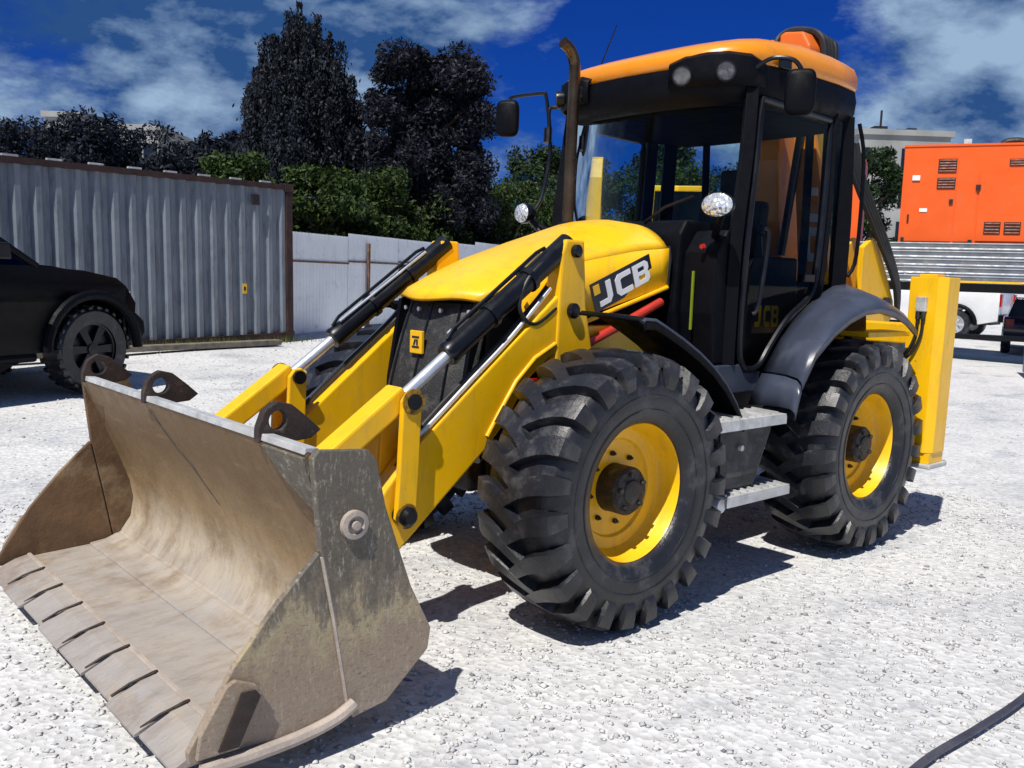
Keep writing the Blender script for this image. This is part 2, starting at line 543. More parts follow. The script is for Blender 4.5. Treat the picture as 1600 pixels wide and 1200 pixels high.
def tube(bm, path, r, seg=10, caps=True, closed=False):
    path = [Vector(p) for p in path]
    n = len(path)
    rs = r if isinstance(r, (list, tuple)) else [r]*n
    rings = []
    prev = None
    for i, p in enumerate(path):
        if closed:
            d = path[(i+1) % n]-path[i-1]
        else:
            d = path[min(i+1, n-1)]-path[max(i-1, 0)]
        d.normalize()
        if prev is None:
            a = d.cross(Vector((0, 0, 1)))
            if a.length < 0.05:
                a = d.cross(Vector((1, 0, 0)))
        else:
            a = prev-d*prev.dot(d)
        a.normalize()
        prev = a
        b = d.cross(a)
        rings.append([bm.verts.new(p+(a*math.cos(t)+b*math.sin(t))*rs[i]) for t in [2*PI*k/seg for k in range(seg)]])
    rng = range(n) if closed else range(n-1)
    for i in rng:
        A, C = rings[i], rings[(i+1) % n]
        for k in range(seg):
            bm.faces.new((A[k], A[(k+1) % seg], C[(k+1) % seg], C[k]))
    if caps and not closed:
        bm.faces.new(rings[0][::-1])
        bm.faces.new(rings[-1])
    return bm


def smooth_path(pts, n=6):
    """Catmull-Rom through points"""
    P = [Vector(p) for p in pts]
    out = []
    for i in range(len(P)-1):
        p0, p1, p2, p3 = P[max(i-1, 0)], P[i], P[i+1], P[min(i+2, len(P)-1)]
        for k in range(n):
            t = k/n
            out.append(0.5*((2*p1)+(p2-p0)*t+(2*p0-5*p1+4*p2-p3)*t*t+(3*p1-p0-3*p2+p3)*t**3))
    out.append(P[-1])
    return out


def lathe(bm, prof, c=(0, 0, 0), axis='y', seg=48, closed=False, caps=True):
    """prof: (radius, along); revolve about axis"""
    rings = []
    for r, a in prof:
        ring = []
        for k in range(seg):
            t = 2*PI*k/seg
            u, v = r*math.cos(t), r*math.sin(t)
            q = {'y': (u, a, v), 'x': (a, u, v), 'z': (u, v, a)}[axis]
            ring.append(bm.verts.new((c[0]+q[0], c[1]+q[1], c[2]+q[2])))
        rings.append(ring)
    m = len(rings)
    for i in range(m if closed else m-1):
        A, C = rings[i], rings[(i+1) % m]
        for k in range(seg):
            bm.faces.new((A[k], A[(k+1) % seg], C[(k+1) % seg], C[k]))
    if not closed and caps:
        for ring, r in ((rings[0], prof[0][0]), (rings[-1], prof[-1][0])):
            if r > 1e-4 and r < 0.5*max(p[0] for p in prof)+1e9:
                bm.faces.new(ring)
    return fix(bm)


def disc(bm, c, r, h, axis='y', seg=20):
    return lathe(bm, [(r, 0), (r, h)], c, axis, seg)


def grid(bm, P, both=None):
    """P: 2D list of points"""
    V = [[bm.verts.new(p) for p in row] for row in P]
    for i in range(len(V)-1):
        for j in range(len(V[0])-1):
            bm.faces.new((V[i][j], V[i+1][j], V[i+1][j+1], V[i][j+1]))
    return bm


def solidify(o, t, off=-1):
    md = o.modifiers.new('thickness', 'SOLIDIFY')
    md.thickness = t
    md.offset = off
    return o


def np_mesh(name, verts, faces, mat, parent=None, smooth=False):
    me = bpy.data.meshes.new(name)
    nf, k = faces.shape
    me.vertices.add(len(verts))
    me.vertices.foreach_set('co', verts.astype(np.float32).ravel())
    me.loops.add(nf*k)
    me.loops.foreach_set('vertex_index', faces.astype(np.int32).ravel())
    me.polygons.add(nf)
    me.polygons.foreach_set('loop_start', np.arange(0, nf*k, k, dtype=np.int32))
    me.update(calc_edges=True)
    me.validate()
    me.materials.append(M[mat])
    o = bpy.data.objects.new(name, me)
    COL.objects.link(o)
    if parent:
        o.parent = parent
    return o


def copy_tree(o, parent=None):
    c = o.copy()
    COL.objects.link(c)
    c.parent = parent
    for ch in list(o.children):
        copy_tree(ch, c)
    return c


# ------------------------------------------------------------------ ground
def gh(x, y):
    t = max(-y-2.0, 0.0)
    return 0.045*min(t*t/(t+1.5), 20.0)


def build_ground():
    xs = np.concatenate([[-1500, -600, -250, -120, -70], np.arange(-50, 16, 0.5), [25, 50, 120, 400, 1500]])
    ys = np.concatenate([[-1500, -600, -250, -120, -70], np.arange(-40, 14, 0.5), [25, 50, 120, 400, 1500]])
    X, Y = np.meshgrid(xs, ys, indexing='ij')
    t = np.maximum(-Y-2.0, 0)
    Z = 0.045*np.minimum(t*t/(t+1.5), 20)
    Z = Z + 0.012*np.sin(X*1.3+Y*0.7)*np.sin(Y*1.1-X*0.4) - 0.012
    V = np.stack([X, Y, Z], -1).reshape(-1, 3)
    nx, ny = len(xs), len(ys)
    i, j = np.meshgrid(np.arange(nx-1), np.arange(ny-1), indexing='ij')
    a = (i*ny+j).ravel()
    F = np.stack([a, a+ny, a+ny+1, a+1], 1)
    o = np_mesh('ground', V, F, 'ground')
    for p in o.data.polygons:
        p.use_smooth = True
    tag(o, kind='structure')
    # loose stones lying on it
    N = 80000
    r = np.sqrt(RNG.random(N))*13.0
    a = RNG.random(N)*2*PI
    cx, cy = 0.6+r*np.cos(a), 0.2+r*np.sin(a)
    near = RNG.random(N) < 0.45
    cx = np.where(near, RNG.uniform(-4.5, 3.4, N), cx)
    cy = np.where(near, RNG.uniform(-3.0, 3.4, N), cy)
    t = np.maximum(-cy-2.0, 0)
    cz = 0.045*np.minimum(t*t/(t+1.5), 20) + 0.012*np.sin(cx*1.3+cy*0.7)*np.sin(cy*1.1-cx*0.4) - 0.012
    s = 0.004+0.013*RNG.random(N)**3.0
    base = np.array([(1, 0, 0), (0, 1, 0), (-1, 0, 0), (0, -1, 0), (0, 0, 1), (0, 0, -1)], float)
    j6 = RNG.uniform(0.6, 1.25, (N, 6, 1))
    sc3 = RNG.uniform(0.7, 1.5, (N, 1, 3))*np.array([1, 1, 0.6])
    v = base[None]*j6*sc3
    th = RNG.random(N)*2*PI
    c_, s_ = np.cos(th)[:, None], np.sin(th)[:, None]
    vx = v[:, :, 0]*c_-v[:, :, 1]*s_
    vy = v[:, :, 0]*s_+v[:, :, 1]*c_
    v = np.stack([vx, vy, v[:, :, 2]], -1)*s[:, None, None]
    v += np.stack([cx, cy, cz+s*0.2], -1)[:, None, :]
    f = np.array([(0, 1, 4), (1, 2, 4), (2, 3, 4), (3, 0, 4), (1, 0, 5), (2, 1, 5), (3, 2, 5), (0, 3, 5)])
    F = (f[None]+(np.arange(N)*6)[:, None, None]).reshape(-1, 3)
    o = np_mesh('gravel', v.reshape(-1, 3), F, 'stone')
    tag(o, 'small pale loose stones scattered over the yard', 'gravel', kind='stuff')


build_ground()

# ------------------------------------------------------------------ backhoe loader (x forward, y to its left, z up)
ML = empty('backhoe_loader', (-1.1, 0, 0), 0, 'yellow backhoe loader with black cab and rusty front bucket in the yard', 'backhoe')


def mobj(name, bm, mat, parent=None, **kw):
    """machine part given in yard coordinates"""
    bmesh.ops.translate(bm, verts=bm.verts, vec=(1.1, 0, 0))
    o = obj(name, bm, mat, parent or ML, **kw)
    return o


# ---- wheels
def make_wheel():
    w = empty('wheel')
    bm = B()
    half = [(0.19, 0.343), (0.215, 0.36), (0.232, 0.43), (0.236, 0.50), (0.224, 0.56), (0.195, 0.605), (0.13, 0.624), (0.06, 0.630)]
    prof = [(r, t) for t, r in half]+[(0.631, 0.0)]+[(r, -t) for t, r in half[::-1]]
    prof += [(0.335, -0.18), (0.335, 0.18)]
    lathe(bm, prof, (0, 0, 0), 'y', 64, closed=True)

    def car(t):
        t = abs(t)
        pts = [(0.0, 0.631), (0.06, 0.630), (0.13, 0.624), (0.195, 0.605), (0.224, 0.56), (0.236, 0.50)]
        for (a, ra), (b, rb) in zip(pts, pts[1:]):
            if a <= t <= b:
                return ra+(rb-ra)*(t-a)/(b-a)
        return 0.5
    NL = 23
    for side in (1, -1):
        for k in range(NL):
            th0 = 2*PI*(k+(0.5 if side < 0 else 0))/NL
            # s from shoulder to centre: (t, theta shift, top radius, half width)
            rows = [(0.240, 0.050, 0.530, 0.046), (0.240, 0.050, 0.585, 0.052), (0.229, 0.046, 0.640, 0.056), (0.19, 0.036, 0.661, 0.056),
                    (0.13, 0.012, 0.669, 0.053), (0.07, -0.030, 0.673, 0.050), (0.02, -0.078, 0.674, 0.046),
                    (-0.03, -0.132, 0.674, 0.042), (-0.070, -0.165, 0.672, 0.034)]
            A = []
            for t, dt, rt, hw in rows:
                rb = car(t)-0.012
                if t > 0.225:
                    rb = rt-0.03
                a = th0+dt
                q = []
                hw *= 0.86
                for (rr, ww) in ((rb, hw*1.15), (rt, hw*0.92), (rt, -hw*0.92), (rb, -hw*1.15)):
                    an = a+ww/0.65
                    tt = t+(0.006 if (t > 0.225 and rr == rt) else 0)-(0.02 if (t > 0.225 and rr == rb) else 0)
                    q.append(bm.verts.new((rr*math.cos(an), side*tt, rr*math.sin(an))))
                A.append(q)
            fs = []
            for i in range(len(A)-1):
                for e in range(3):
                    fs.append((A[i][e], A[i+1][e], A[i+1][e+1], A[i][e+1]))
            fs.append(tuple(A[0]))
            fs.append(tuple(A[-1][::-1]))
            for f in fs:
                bm.faces.new(f if side > 0 else f[::-1])
    fix(bm)
    # sidewall rings
    ty = obj('tyre', bm, 'rubber', w, ang=48)
    bm = B()
    for s in (1, -1):
        for rr, yy, tr in ((0.405, 0.226, 0.006), (0.475, 0.2345, 0.0045)):
            tube(bm, [(rr*math.cos(a), s*yy, rr*math.sin(a)) for a in [2*PI*k/64 for k in range(64)]], tr, 6, closed=True)
    obj('sidewall_rib', bm, 'rubber', ty, smooth=True)
    bm = B()
    lathe(bm, [(0.357, 0.168), (0.360, 0.182), (0.350, 0.190), (0.338, 0.182), (0.332, 0.165), (0.322, 0.12), (0.312, 0.075), (0.295, 0.052),
               (0.245, 0.045), (0.235, 0.030), (0.140, 0.026), (0.120, 0.026), (0.120, -0.05), (0.30, -0.05), (0.335, -0.17), (0.350, -0.19), (0.357, -0.168)],
          (0, 0, 0), 'y', 64, closed=True)
    rim = obj('rim', bm, 'yellow', w, ang=40)
    bm = B()
    lathe(bm, [(0.118, 0.0), (0.118, 0.130), (0.106, 0.145), (0.060, 0.147), (0.055, 0.156), (0.03, 0.158), (0.001, 0.158)], (0, 0, 0), 'y', 36)
    for k in range(5):
        a = 2*PI*k/5+0.3
        lathe(bm, [(0.013, 0.140), (0.013, 0.163)], (0.085*math.cos(a), 0, 0.085*math.sin(a)), 'y', 6)
    obj('hub', bm, 'hub', w, ang=35)
    for k in range(8):
        a = 2*PI*k/8
        bm = B()
        lathe(bm, [(0.013, 0.026), (0.013, 0.044), (0.007, 0.046), (0.007, 0.056)], (0.172*math.cos(a), 0, 0.172*math.sin(a)), 'y', 6)
        obj('wheel_nut', bm, 'hub', rim)
    return w


wheel0 = make_wheel()
first = True
for x, rot in ((0.0, 0.12), (-2.27, 0.31)):
    for s in (1, -1):
        w = wheel0 if first else copy_tree(wheel0)
        first = False
        w.parent = ML
        w.location = (x+1.1, s*0.955, 0.672)
        # lugs keep their rolling direction on both sides
        w.rotation_euler = (0, rot, 0)
        if s < 0:
            w.scale = (1, -1, 1)

# ---- chassis and axles
bm = B()
box(bm, -3.05, 0.25, -0.34, 0.34, 0.62, 1.02)
mobj('chassis', bm, 'black', bev=0.02)
bm = B()
box(bm, -0.95, 0.30, -0.35, 0.35, 1.02, 1.56)
mobj('engine', bm, 'plastic', bev=0.02)
for x in (0.0, -2.27):
    bm = B()
    tube(bm, [(x, -0.80, 0.672), (x, -0.4, 0.672), (x, -0.2, 0.672), (x, 0.2, 0.672), (x, 0.4, 0.672), (x, 0.80, 0.672)],
         [0.085, 0.10, 0.17, 0.17, 0.10, 0.085], 14)
    mobj('axle', bm, 'yellow', smooth=True)
bm = B()
box(bm, 0.02, 0.34, -0.30, 0.30, 0.55, 0.86)
mobj('axle_carrier', bm, 'black', bev=0.02)

# ---- bonnet
def lerp(a, b, t):
    return a+(b-a)*t


def table(tab, x):
    for (x0, v0), (x1, v1) in zip(tab, tab[1:]):
        if x0 <= x <= x1:
            return lerp(v0, v1, (x-x0)/(x1-x0))
    return tab[0][1] if x < tab[0][0] else tab[-1][1]


W_T = [(-1.05, 0.455), (-0.3, 0.447), (0.0, 0.425), (0.2, 0.395), (0.36, 0.35), (0.48, 0.30)]
ZC_T = [(-1.05, 1.88), (-0.7, 1.845), (-0.3, 1.775), (0.0, 1.69), (0.2, 1.615), (0.36, 1.562), (0.48, 1.548)]
ZT_T = [(-1.05, 2.025), (-0.85, 2.035), (-0.7, 2.015), (-0.3, 1.885), (0.0, 1.785), (0.2, 1.705), (0.36, 1.625), (0.48, 1.565)]
rows = []
NU, NT = 25, 26
for j in range(NT):
    t = j/(NT-1)
    row = []
    for i in range(NU):
        u = -1+2*i/(NU-1)
        xf = 0.475-0.13*abs(u)**2.2
        xr = -1.03+0.05*abs(u)**3
        x = lerp(xf, xr, t)
        w = table(W_T, x)
        zc, zt = table(ZC_T, x), table(ZT_T, x)
        z = zt-(zt-zc)*abs(u)**2.6
        if t < 0.001:
            z -= 0.022
        row.append((x, w*u, z))
    rows.append(row)
bm = B()
grid(bm, rows)
# turned-down skirts at the sides
fix(bm)
for f in bm.faces:
    if f.normal.z < 0:
        f.normal_flip()
bonnet = mobj('bonnet', bm, 'yellow', smooth=True, ang=50)
solidify(bonnet, 0.02)
for s in (1, -1):
    bm = B()
    top, bot = [], []
    for k in range(15):
        x = lerp(0.12, -1.0, k/14)
        top.append((x, s*(table(W_T, x)-0.004), table(ZC_T, x)-0.006))
        zb = lerp(1.36, 1.655, k/14)
        bot.append((x, s*(table(W_T, x)+0.004), min(zb, table(ZC_T, x)-0.05)))
    mid = [((a[0]+b[0])/2, a[1]+s*0.006, (a[2]+b[2])/2) for a, b in zip(top, bot)]
    grid(bm, [top, mid, bot])
    sp = mobj('bonnet_side', bm, 'yellow', smooth=True)
    solidify(sp, 0.018, 0)
    # bright lower flange of the side panel
    bm = B()
    tube(bm, [(x, s*0.468, lerp(1.40, 1.640, k/6)) for k, x in enumerate([lerp(-0.15, -0.98, q/6) for q in range(7)])], 0.013, 8)
    mobj('side_flange', bm, 'yellow', sp, smooth=True)
    bm = B()
    tube(bm, [(-0.25, s*0.49, 1.31), (-0.55, s*0.49, 1.42), (-0.90, s*0.49, 1.555)], 0.025, 12)
    mobj('red_hose', bm, 'red', smooth=True)
    bm = B()
    box(bm, -0.93, -0.2, s*0.36, s*0.46, 1.12, 1.42)
    mobj('engine_side_plate', bm, 'yellow', bev=0.01)
# rear shut line of the bonnet and vents in the black cowl
bm = B()
tube(bm, [(-0.985, 0.462, 1.66), (-1.0, 0.462, 1.80), (-1.0, 0.45, 1.88)], 0.012, 8)
mobj('bonnet_seal', bm, 'rubber2')

# ---- lettering: block letters cut from strokes that butt end to end
LET = {
    'J': [[(0.52, 1.0), (0.80, 1.0), (0.80, 0.24), (0.52, 0.24)],
          [(0.80, 0.24), (0.80, 0.16), (0.66, 0.0), (0.58, 0.24), (0.52, 0.24)][:0] or [(0.52, 0.24), (0.80, 0.24), (0.62, 0.0), (0.46, 0.0)],
          [(0.05, 0.24), (0.52, 0.24), (0.46, 0.0), (0.05, 0.0)]],
    'C': [[(0.05, 0.80), (0.33, 0.70), (0.33, 0.30), (0.05, 0.20)],
          [(0.05, 0.80), (0.23, 1.0), (0.40, 0.76), (0.33, 0.70)],
          [(0.05, 0.20), (0.33, 0.30), (0.40, 0.24), (0.23, 0.0)],
          [(0.23, 1.0), (0.95, 1.0), (0.95, 0.76), (0.40, 0.76)],
          [(0.23, 0.0), (0.40, 0.24), (0.95, 0.24), (0.95, 0.0)]],
    'B': [[(0.05, 0.0), (0.33, 0.0), (0.33, 1.0), (0.05, 1.0)],
          [(0.33, 1.0), (0.80, 1.0), (0.70, 0.80), (0.33, 0.80)],
          [(0.80, 1.0), (0.95, 0.86), (0.70, 0.76), (0.70, 0.80)],
          [(0.95, 0.86), (0.95, 0.62), (0.70, 0.62), (0.70, 0.76)],
          [(0.95, 0.62), (0.87, 0.51), (0.70, 0.60), (0.70, 0.62)],
          [(0.33, 0.60), (0.70, 0.60), (0.87, 0.51), (0.70, 0.42), (0.33, 0.42)],
          [(0.87, 0.51), (0.95, 0.40), (0.70, 0.40), (0.70, 0.42)],
          [(0.95, 0.40), (0.95, 0.14), (0.70, 0.24), (0.70, 0.40)],
          [(0.95, 0.14), (0.80, 0.0), (0.70, 0.20), (0.70, 0.24)],
          [(0.33, 0.0), (0.33, 0.20), (0.70, 0.20), (0.80, 0.0)]],
}


def plate_on(u0, uv, vv, nrm, poly, d0, d1, bm):
    """polygon given in (u,v), stood on a plane: origin u0, axes uv,vv, raised d0..d1 along nrm"""
    lo = [bm.verts.new(u0+uv*a+vv*b+nrm*d0) for a, b in poly]
    hi = [bm.verts.new(u0+uv*a+vv*b+nrm*d1) for a, b in poly]
    bm.faces.new(lo)
    bm.faces.new(hi[::-1])
    n = len(poly)
    for i in range(n):
        bm.faces.new((lo[i], hi[i], hi[(i+1) % n], lo[(i+1) % n]))


def lettering(parent, org, uv, vv, nrm, text, spots, mat, d0, d1):
    for ch, (a0, a1, b0, b1) in zip(text, spots):
        bm = B()
        for poly in LET[ch]:
            plate_on(org, uv, vv, nrm, [(lerp(a0, a1, p), lerp(b0, b1, q)) for p, q in poly], d0, d1, bm)
        fix(bm)
        mobj('letter', bm, mat, parent)


def logo(s):
    if s > 0:
        org, uv, vv, nr = Vector((-0.384, 0.459, 1.487)), Vector((-0.481, 0, 0.188)), Vector((0.058, 0, 0.154)), Vector((0, 1, 0))
    else:
        org, uv, vv, nr = Vector((-0.865, -0.459, 1.675)), Vector((0.481, 0, -0.188)), Vector((0.045, 0, 0.152)), Vector((0, -1, 0))
    bm = B()
    plate_on(org, uv, vv, nr, [(0, 0), (1, 0), (1, 1), (0, 1)], -0.004, 0.004, bm)
    fix(bm)
    pl = mobj('logo_panel', bm, 'navy')
    lettering(pl, org, uv, vv, nr, 'JCB', [(0.075, 0.365, 0.12, 0.87), (0.360, 0.655, 0.12, 0.87), (0.660, 0.955, 0.12, 0.87)], 'white', 0.005, 0.008)
    bm = B()
    plate_on(org, uv, vv, nr, [(0.03, 0.58), (0.125, 0.58), (0.125, 0.90), (0.03, 0.90)], 0.005, 0.008, bm)
    fix(bm)
    mobj('emblem', bm, 'yellow', pl)


for s in (1, -1):
    logo(s)

# ---- radiator grille
rows = []
for j in range(11):
    t = j/10
    z = lerp(1.525, 0.84, t)
    x = 0.375+0.10*math.sin(t*PI*0.5)+0.06*t
    rows.append([(x-0.10*abs(u)**3, u*lerp(0.345, 0.385, t), z) for u in [-1+2*k/12 for k in range(13)]])
bm = B()
grid(bm, rows)
g = mobj('radiator_grille', bm, 'grille', smooth=True)
solidify(g, 0.03)
for u in (-0.62, 0.0, 0.62):
    bm = B()
    tube(bm, [(r[0][0]+(0.104-0.10*abs(u)**3), u*lerp(0.345, 0.385, k/10), r[0][2]) for k, r in enumerate(rows)], 0.007, 6)
    mobj('grille_rib', bm, 'black', g)
for u in (-0.8, -0.25, 0.30, 0.8):
    bm = B()
    lathe(bm, [(0.012, 0.0), (0.012, 0.014)], (0.37+0.03-0.1*abs(u)**3, u*0.345, 1.485), 'x', 8)
    mobj('grille_bolt', bm, 'chrome', g)
bm = B()
box(bm, 0.462, 0.480, -0.062, 0.044, 1.255, 1.375)
bd = mobj('front_badge', bm, 'yellow', g, bev=0.004)
bm = B()
for poly in ([(-0.040, 1.285), (0.022, 1.285), (0.022, 1.295), (-0.040, 1.295)], [(-0.040, 1.337), (0.022, 1.337), (0.022, 1.347), (-0.040, 1.347)],
             [(-0.030, 1.300), (-0.016, 1.300), (-0.004, 1.330), (-0.018, 1.330)], [(-0.002, 1.300), (0.012, 1.300), (0.012, 1.330), (-0.002, 1.330)]):
    prism(bm, poly, 0.4805, 0.4825, 'x')
mobj('badge_mark', bm, 'navy', g)
# shroud side panels between grille and engine
for s in (1, -1):
    bm = B()
    prism(bm, [(0.36, 1.53), (0.10, 1.60), (0.0, 1.10), (0.10, 0.86), (0.44, 0.86), (0.43, 1.1)], s*0.315, s*0.345)
    mobj('radiator_shroud', bm, 'plastic')

# ---- exhaust
bm = B()
tube(bm, smooth_path([(-0.80, -0.2, 1.95), (-0.805, -0.2, 2.5), (-0.81, -0.2, 2.90), (-0.80, -0.2, 3.0), (-0.755, -0.2, 3.06), (-0.70, -0.2, 3.085)], 5), 0.036, 16)
mobj('exhaust_stack', bm, 'exhaust', smooth=True)
bm = B()
tube(bm, [(-0.80, -0.2, 1.95), (-0.80, -0.2, 2.02)], 0.062, 16)
mobj('exhaust_collar', bm, 'black')

# ---- loader towers, arms, levers, links, rams
for s in (1, -1):
    bm = B()
    prism(bm, [(-0.155, 1.87), (-0.03, 1.87), (0.0, 1.80), (0.012, 1.52), (0.02, 1.2), (0.02, 0.9), (-0.30, 0.9), (-0.26, 1.25), (-0.19, 1.52)],
          s*0.47, s*0.575)
    tw = mobj('loader_tower', bm, 'yellow', bev=0.012)
    for (px, pz, pr) in ((-0.09, 1.812, 0.034), (-0.083, 1.508, 0.040)):
        bm = B()
        lathe(bm, [(pr, 0), (pr, 0.02), (pr*0.75, 0.028), (pr*0.4, 0.03)], (px, 0.576, pz), 'y', 20)
        if s < 0:
            bmesh.ops.scale(bm, verts=bm.verts, vec=(1, -1, 1))
            fix(bm)
        mobj('pivot_pin', bm, 'black', tw)
    # arm
    bm = B()
    arm = [(-0.03, 1.60), (0.02, 1.575), (0.31, 1.345), (0.55, 1.150), (0.77, 0.972), (0.86, 0.90), (1.02, 0.73), (1.22, 0.50), (1.30, 0.36), (1.26, 0.25),
           (1.15, 0.24), (0.93, 0.445), (0.70, 0.64), (0.455, 0.842), (0.33, 0.97), (0.20, 1.16), (0.06, 1.27), (-0.05, 1.33)]
    prism(bm, arm, s*0.455, s*0.565)
    am = mobj('loader_arm', bm, 'yellow', bev=0.010)
    # curved stiffener standing proud on the outer face
    bm = B()
    tube(bm, [(q[0], s*0.568, q[1]) for q in [(0.02, 1.34), (0.16, 1.27), (0.28, 1.16), (0.38, 1.02), (0.46, 0.90)]], 0.011, 8)
    mobj('stiffener', bm, 'yellow', am, smooth=True)
    for q in ((0.30, 1.02), (0.20, 1.19)):
        bm = B()
        box(bm, q[0]-0.05, q[0]-0.01, min(s*0.5655, s*0.585), max(s*0.5655, s*0.585), q[1]-0.06, q[1]-0.02)
        mobj('side_marker', bm, 'redlens', am, bev=0.004)
    # pipe and hose along the arm's upper edge
    bm = B()
    tube(bm, smooth_path([(0.05, s*0.545, 1.62), (0.31, s*0.548, 1.375), (0.55, s*0.548, 1.18), (0.80, s*0.548, 0.975), (0.90, s*0.545, 0.90), (1.0, s*0.545, 0.70)], 4), 0.011, 8)
    mobj('hydraulic_pipe', bm, 'chrome', am, smooth=True)
    bm = B()
    tube(bm, smooth_path([(0.05, s*0.520, 1.625), (0.31, s*0.520, 1.385), (0.80, s*0.520, 0.985), (0.95, s*0.515, 0.80)], 4), 0.012, 8)
    mobj('hydraulic_hose', bm, 'rubber2', am, smooth=True)
    # tilt lever: two cheek plates
    for ya, yb in ((0.583, 0.615), (0.420, 0.450)):
        bm = B()
        prism(bm, [(0.885, 1.13), (0.915, 1.155), (0.955, 1.15), (0.985, 1.11), (1.00, 0.74), (1.01, 0.58), (0.97, 0.535), (0.92, 0.55), (0.905, 0.60), (0.895, 0.78)],
              s*ya, s*yb)
        lv = mobj('tilt_lever', bm, 'yellow', bev=0.006)
    bm = B()
    lathe(bm, [(0.036, 0.40), (0.036, 0.635)], (0.935, 0, 1.108), 'y', 18)
    if s < 0:
        bmesh.ops.scale(bm, verts=bm.verts, vec=(1, -1, 1))
    mobj('lever_pin', bm, 'black')
    bm = B()
    lathe(bm, [(0.045, 0.40), (0.045, 0.64), (0.03, 0.655)], (0.960, 0, 0.592), 'y', 18)
    if s < 0:
        bmesh.ops.scale(bm, verts=bm.verts, vec=(1, -1, 1))
    mobj('lever_pin', bm, 'black')
    for bx_, bz_ in ((0.935, 1.108), (0.960, 0.592)):
        bm = B()
        lathe(bm, [(0.058, 0.6155), (0.058, 0.624), (0.037, 0.624)], (bx_, 0, bz_), 'y', 20)
        if s < 0:
            bmesh.ops.scale(bm, verts=bm.verts, vec=(1, -1, 1))
            fix(bm)
        mobj('pin_boss', bm, 'greasy')
    # link from lever to bucket
    bm = B()
    d = Vector((1.50-0.965, 0, 0.74-1.12)).normalized()
    nn = Vector((-d.z, 0, d.x))
    a, b = Vector((0.955, 0, 1.12)), Vector((1.50, 0, 0.74))
    pts = [a+nn*0.05-d*0.02, b+nn*0.05, b-nn*0.05, a-nn*0.05-d*0.02]
    prism(bm, [(p.x, p.z) for p in pts], s*0.456, s*0.578)
    mobj('tilt_link', bm, 'yellow', bev=0.012)
    # tilt ram
    R0, R1 = Vector((-0.05, s*0.515, 1.825)), Vector((0.925, s*0.515, 1.115))
    dd = (R1-R0).normalized()
    L = (R1-R0).length
    bm = B()
    tube(bm, [R0-dd*0.05, R0+dd*(L*0.70), R0+dd*(L*0.735), R0+dd*(L*0.75)], [0.055, 0.055, 0.060, 0.052], 20)
    ram = mobj('tilt_ram', bm, 'black', smooth=True, ang=40)
    bm = B()
    tube(bm, [R0+dd*(L*0.745), R1], 0.029, 16)
    mobj('ram_rod', bm, 'chrome', ram, smooth=True, ang=40)
    bm = B()
    upv = Vector((dd.z*-1, 0, dd.x))
    tube(bm, [R0+dd*0.10+upv*0.068, R0+dd*0.16+upv*0.080, R0+dd*(L*0.66)+upv*0.080, R0+dd*(L*0.71)+upv*0.06], 0.010, 8)
    mobj('ram_pipe', bm, 'black', ram, smooth=True)
    bm = B()
    tube(bm, [R0+dd*0.12+upv*0.055+Vector((0, -s*0.03, 0)), R0+dd*(L*0.68)+upv*0.066+Vector((0, -s*0.03, 0))], 0.008, 8)
    mobj('ram_pipe', bm, 'chrome', ram, smooth=True)
    for q in (0.22, 0.47):
        bm = B()
        tube(bm, [R0+dd*(L*q), R0+dd*(L*q+0.03)], 0.066, 18)
        mobj('pipe_clamp', bm, 'black', ram)
    # drooping hose loop beside the tower
    bm = B()
    tube(bm, smooth_path([(0.06, s*0.54, 1.78), (0.22, s*0.56, 1.66), (0.27, s*0.56, 1.52), (0.17, s*0.56, 1.44), (0.02, s*0.56, 1.52)], 6), 0.011, 8)
    mobj('hose_loop', bm, 'rubber2', smooth=True)
    # lift ram under the arm
    bm = B()
    tube(bm, [(-0.083, s*0.51, 1.20), (0.50, s*0.51, 0.80)], 0.05, 14)
    mobj('lift_ram', bm, 'black', smooth=True, ang=40)
bm = B()
tube(bm, [(1.12, -0.46, 0.42), (1.12, 0.46, 0.42)], 0.075, 20)
mobj('arm_cross_tube', bm, 'yellow', smooth=True, ang=40)

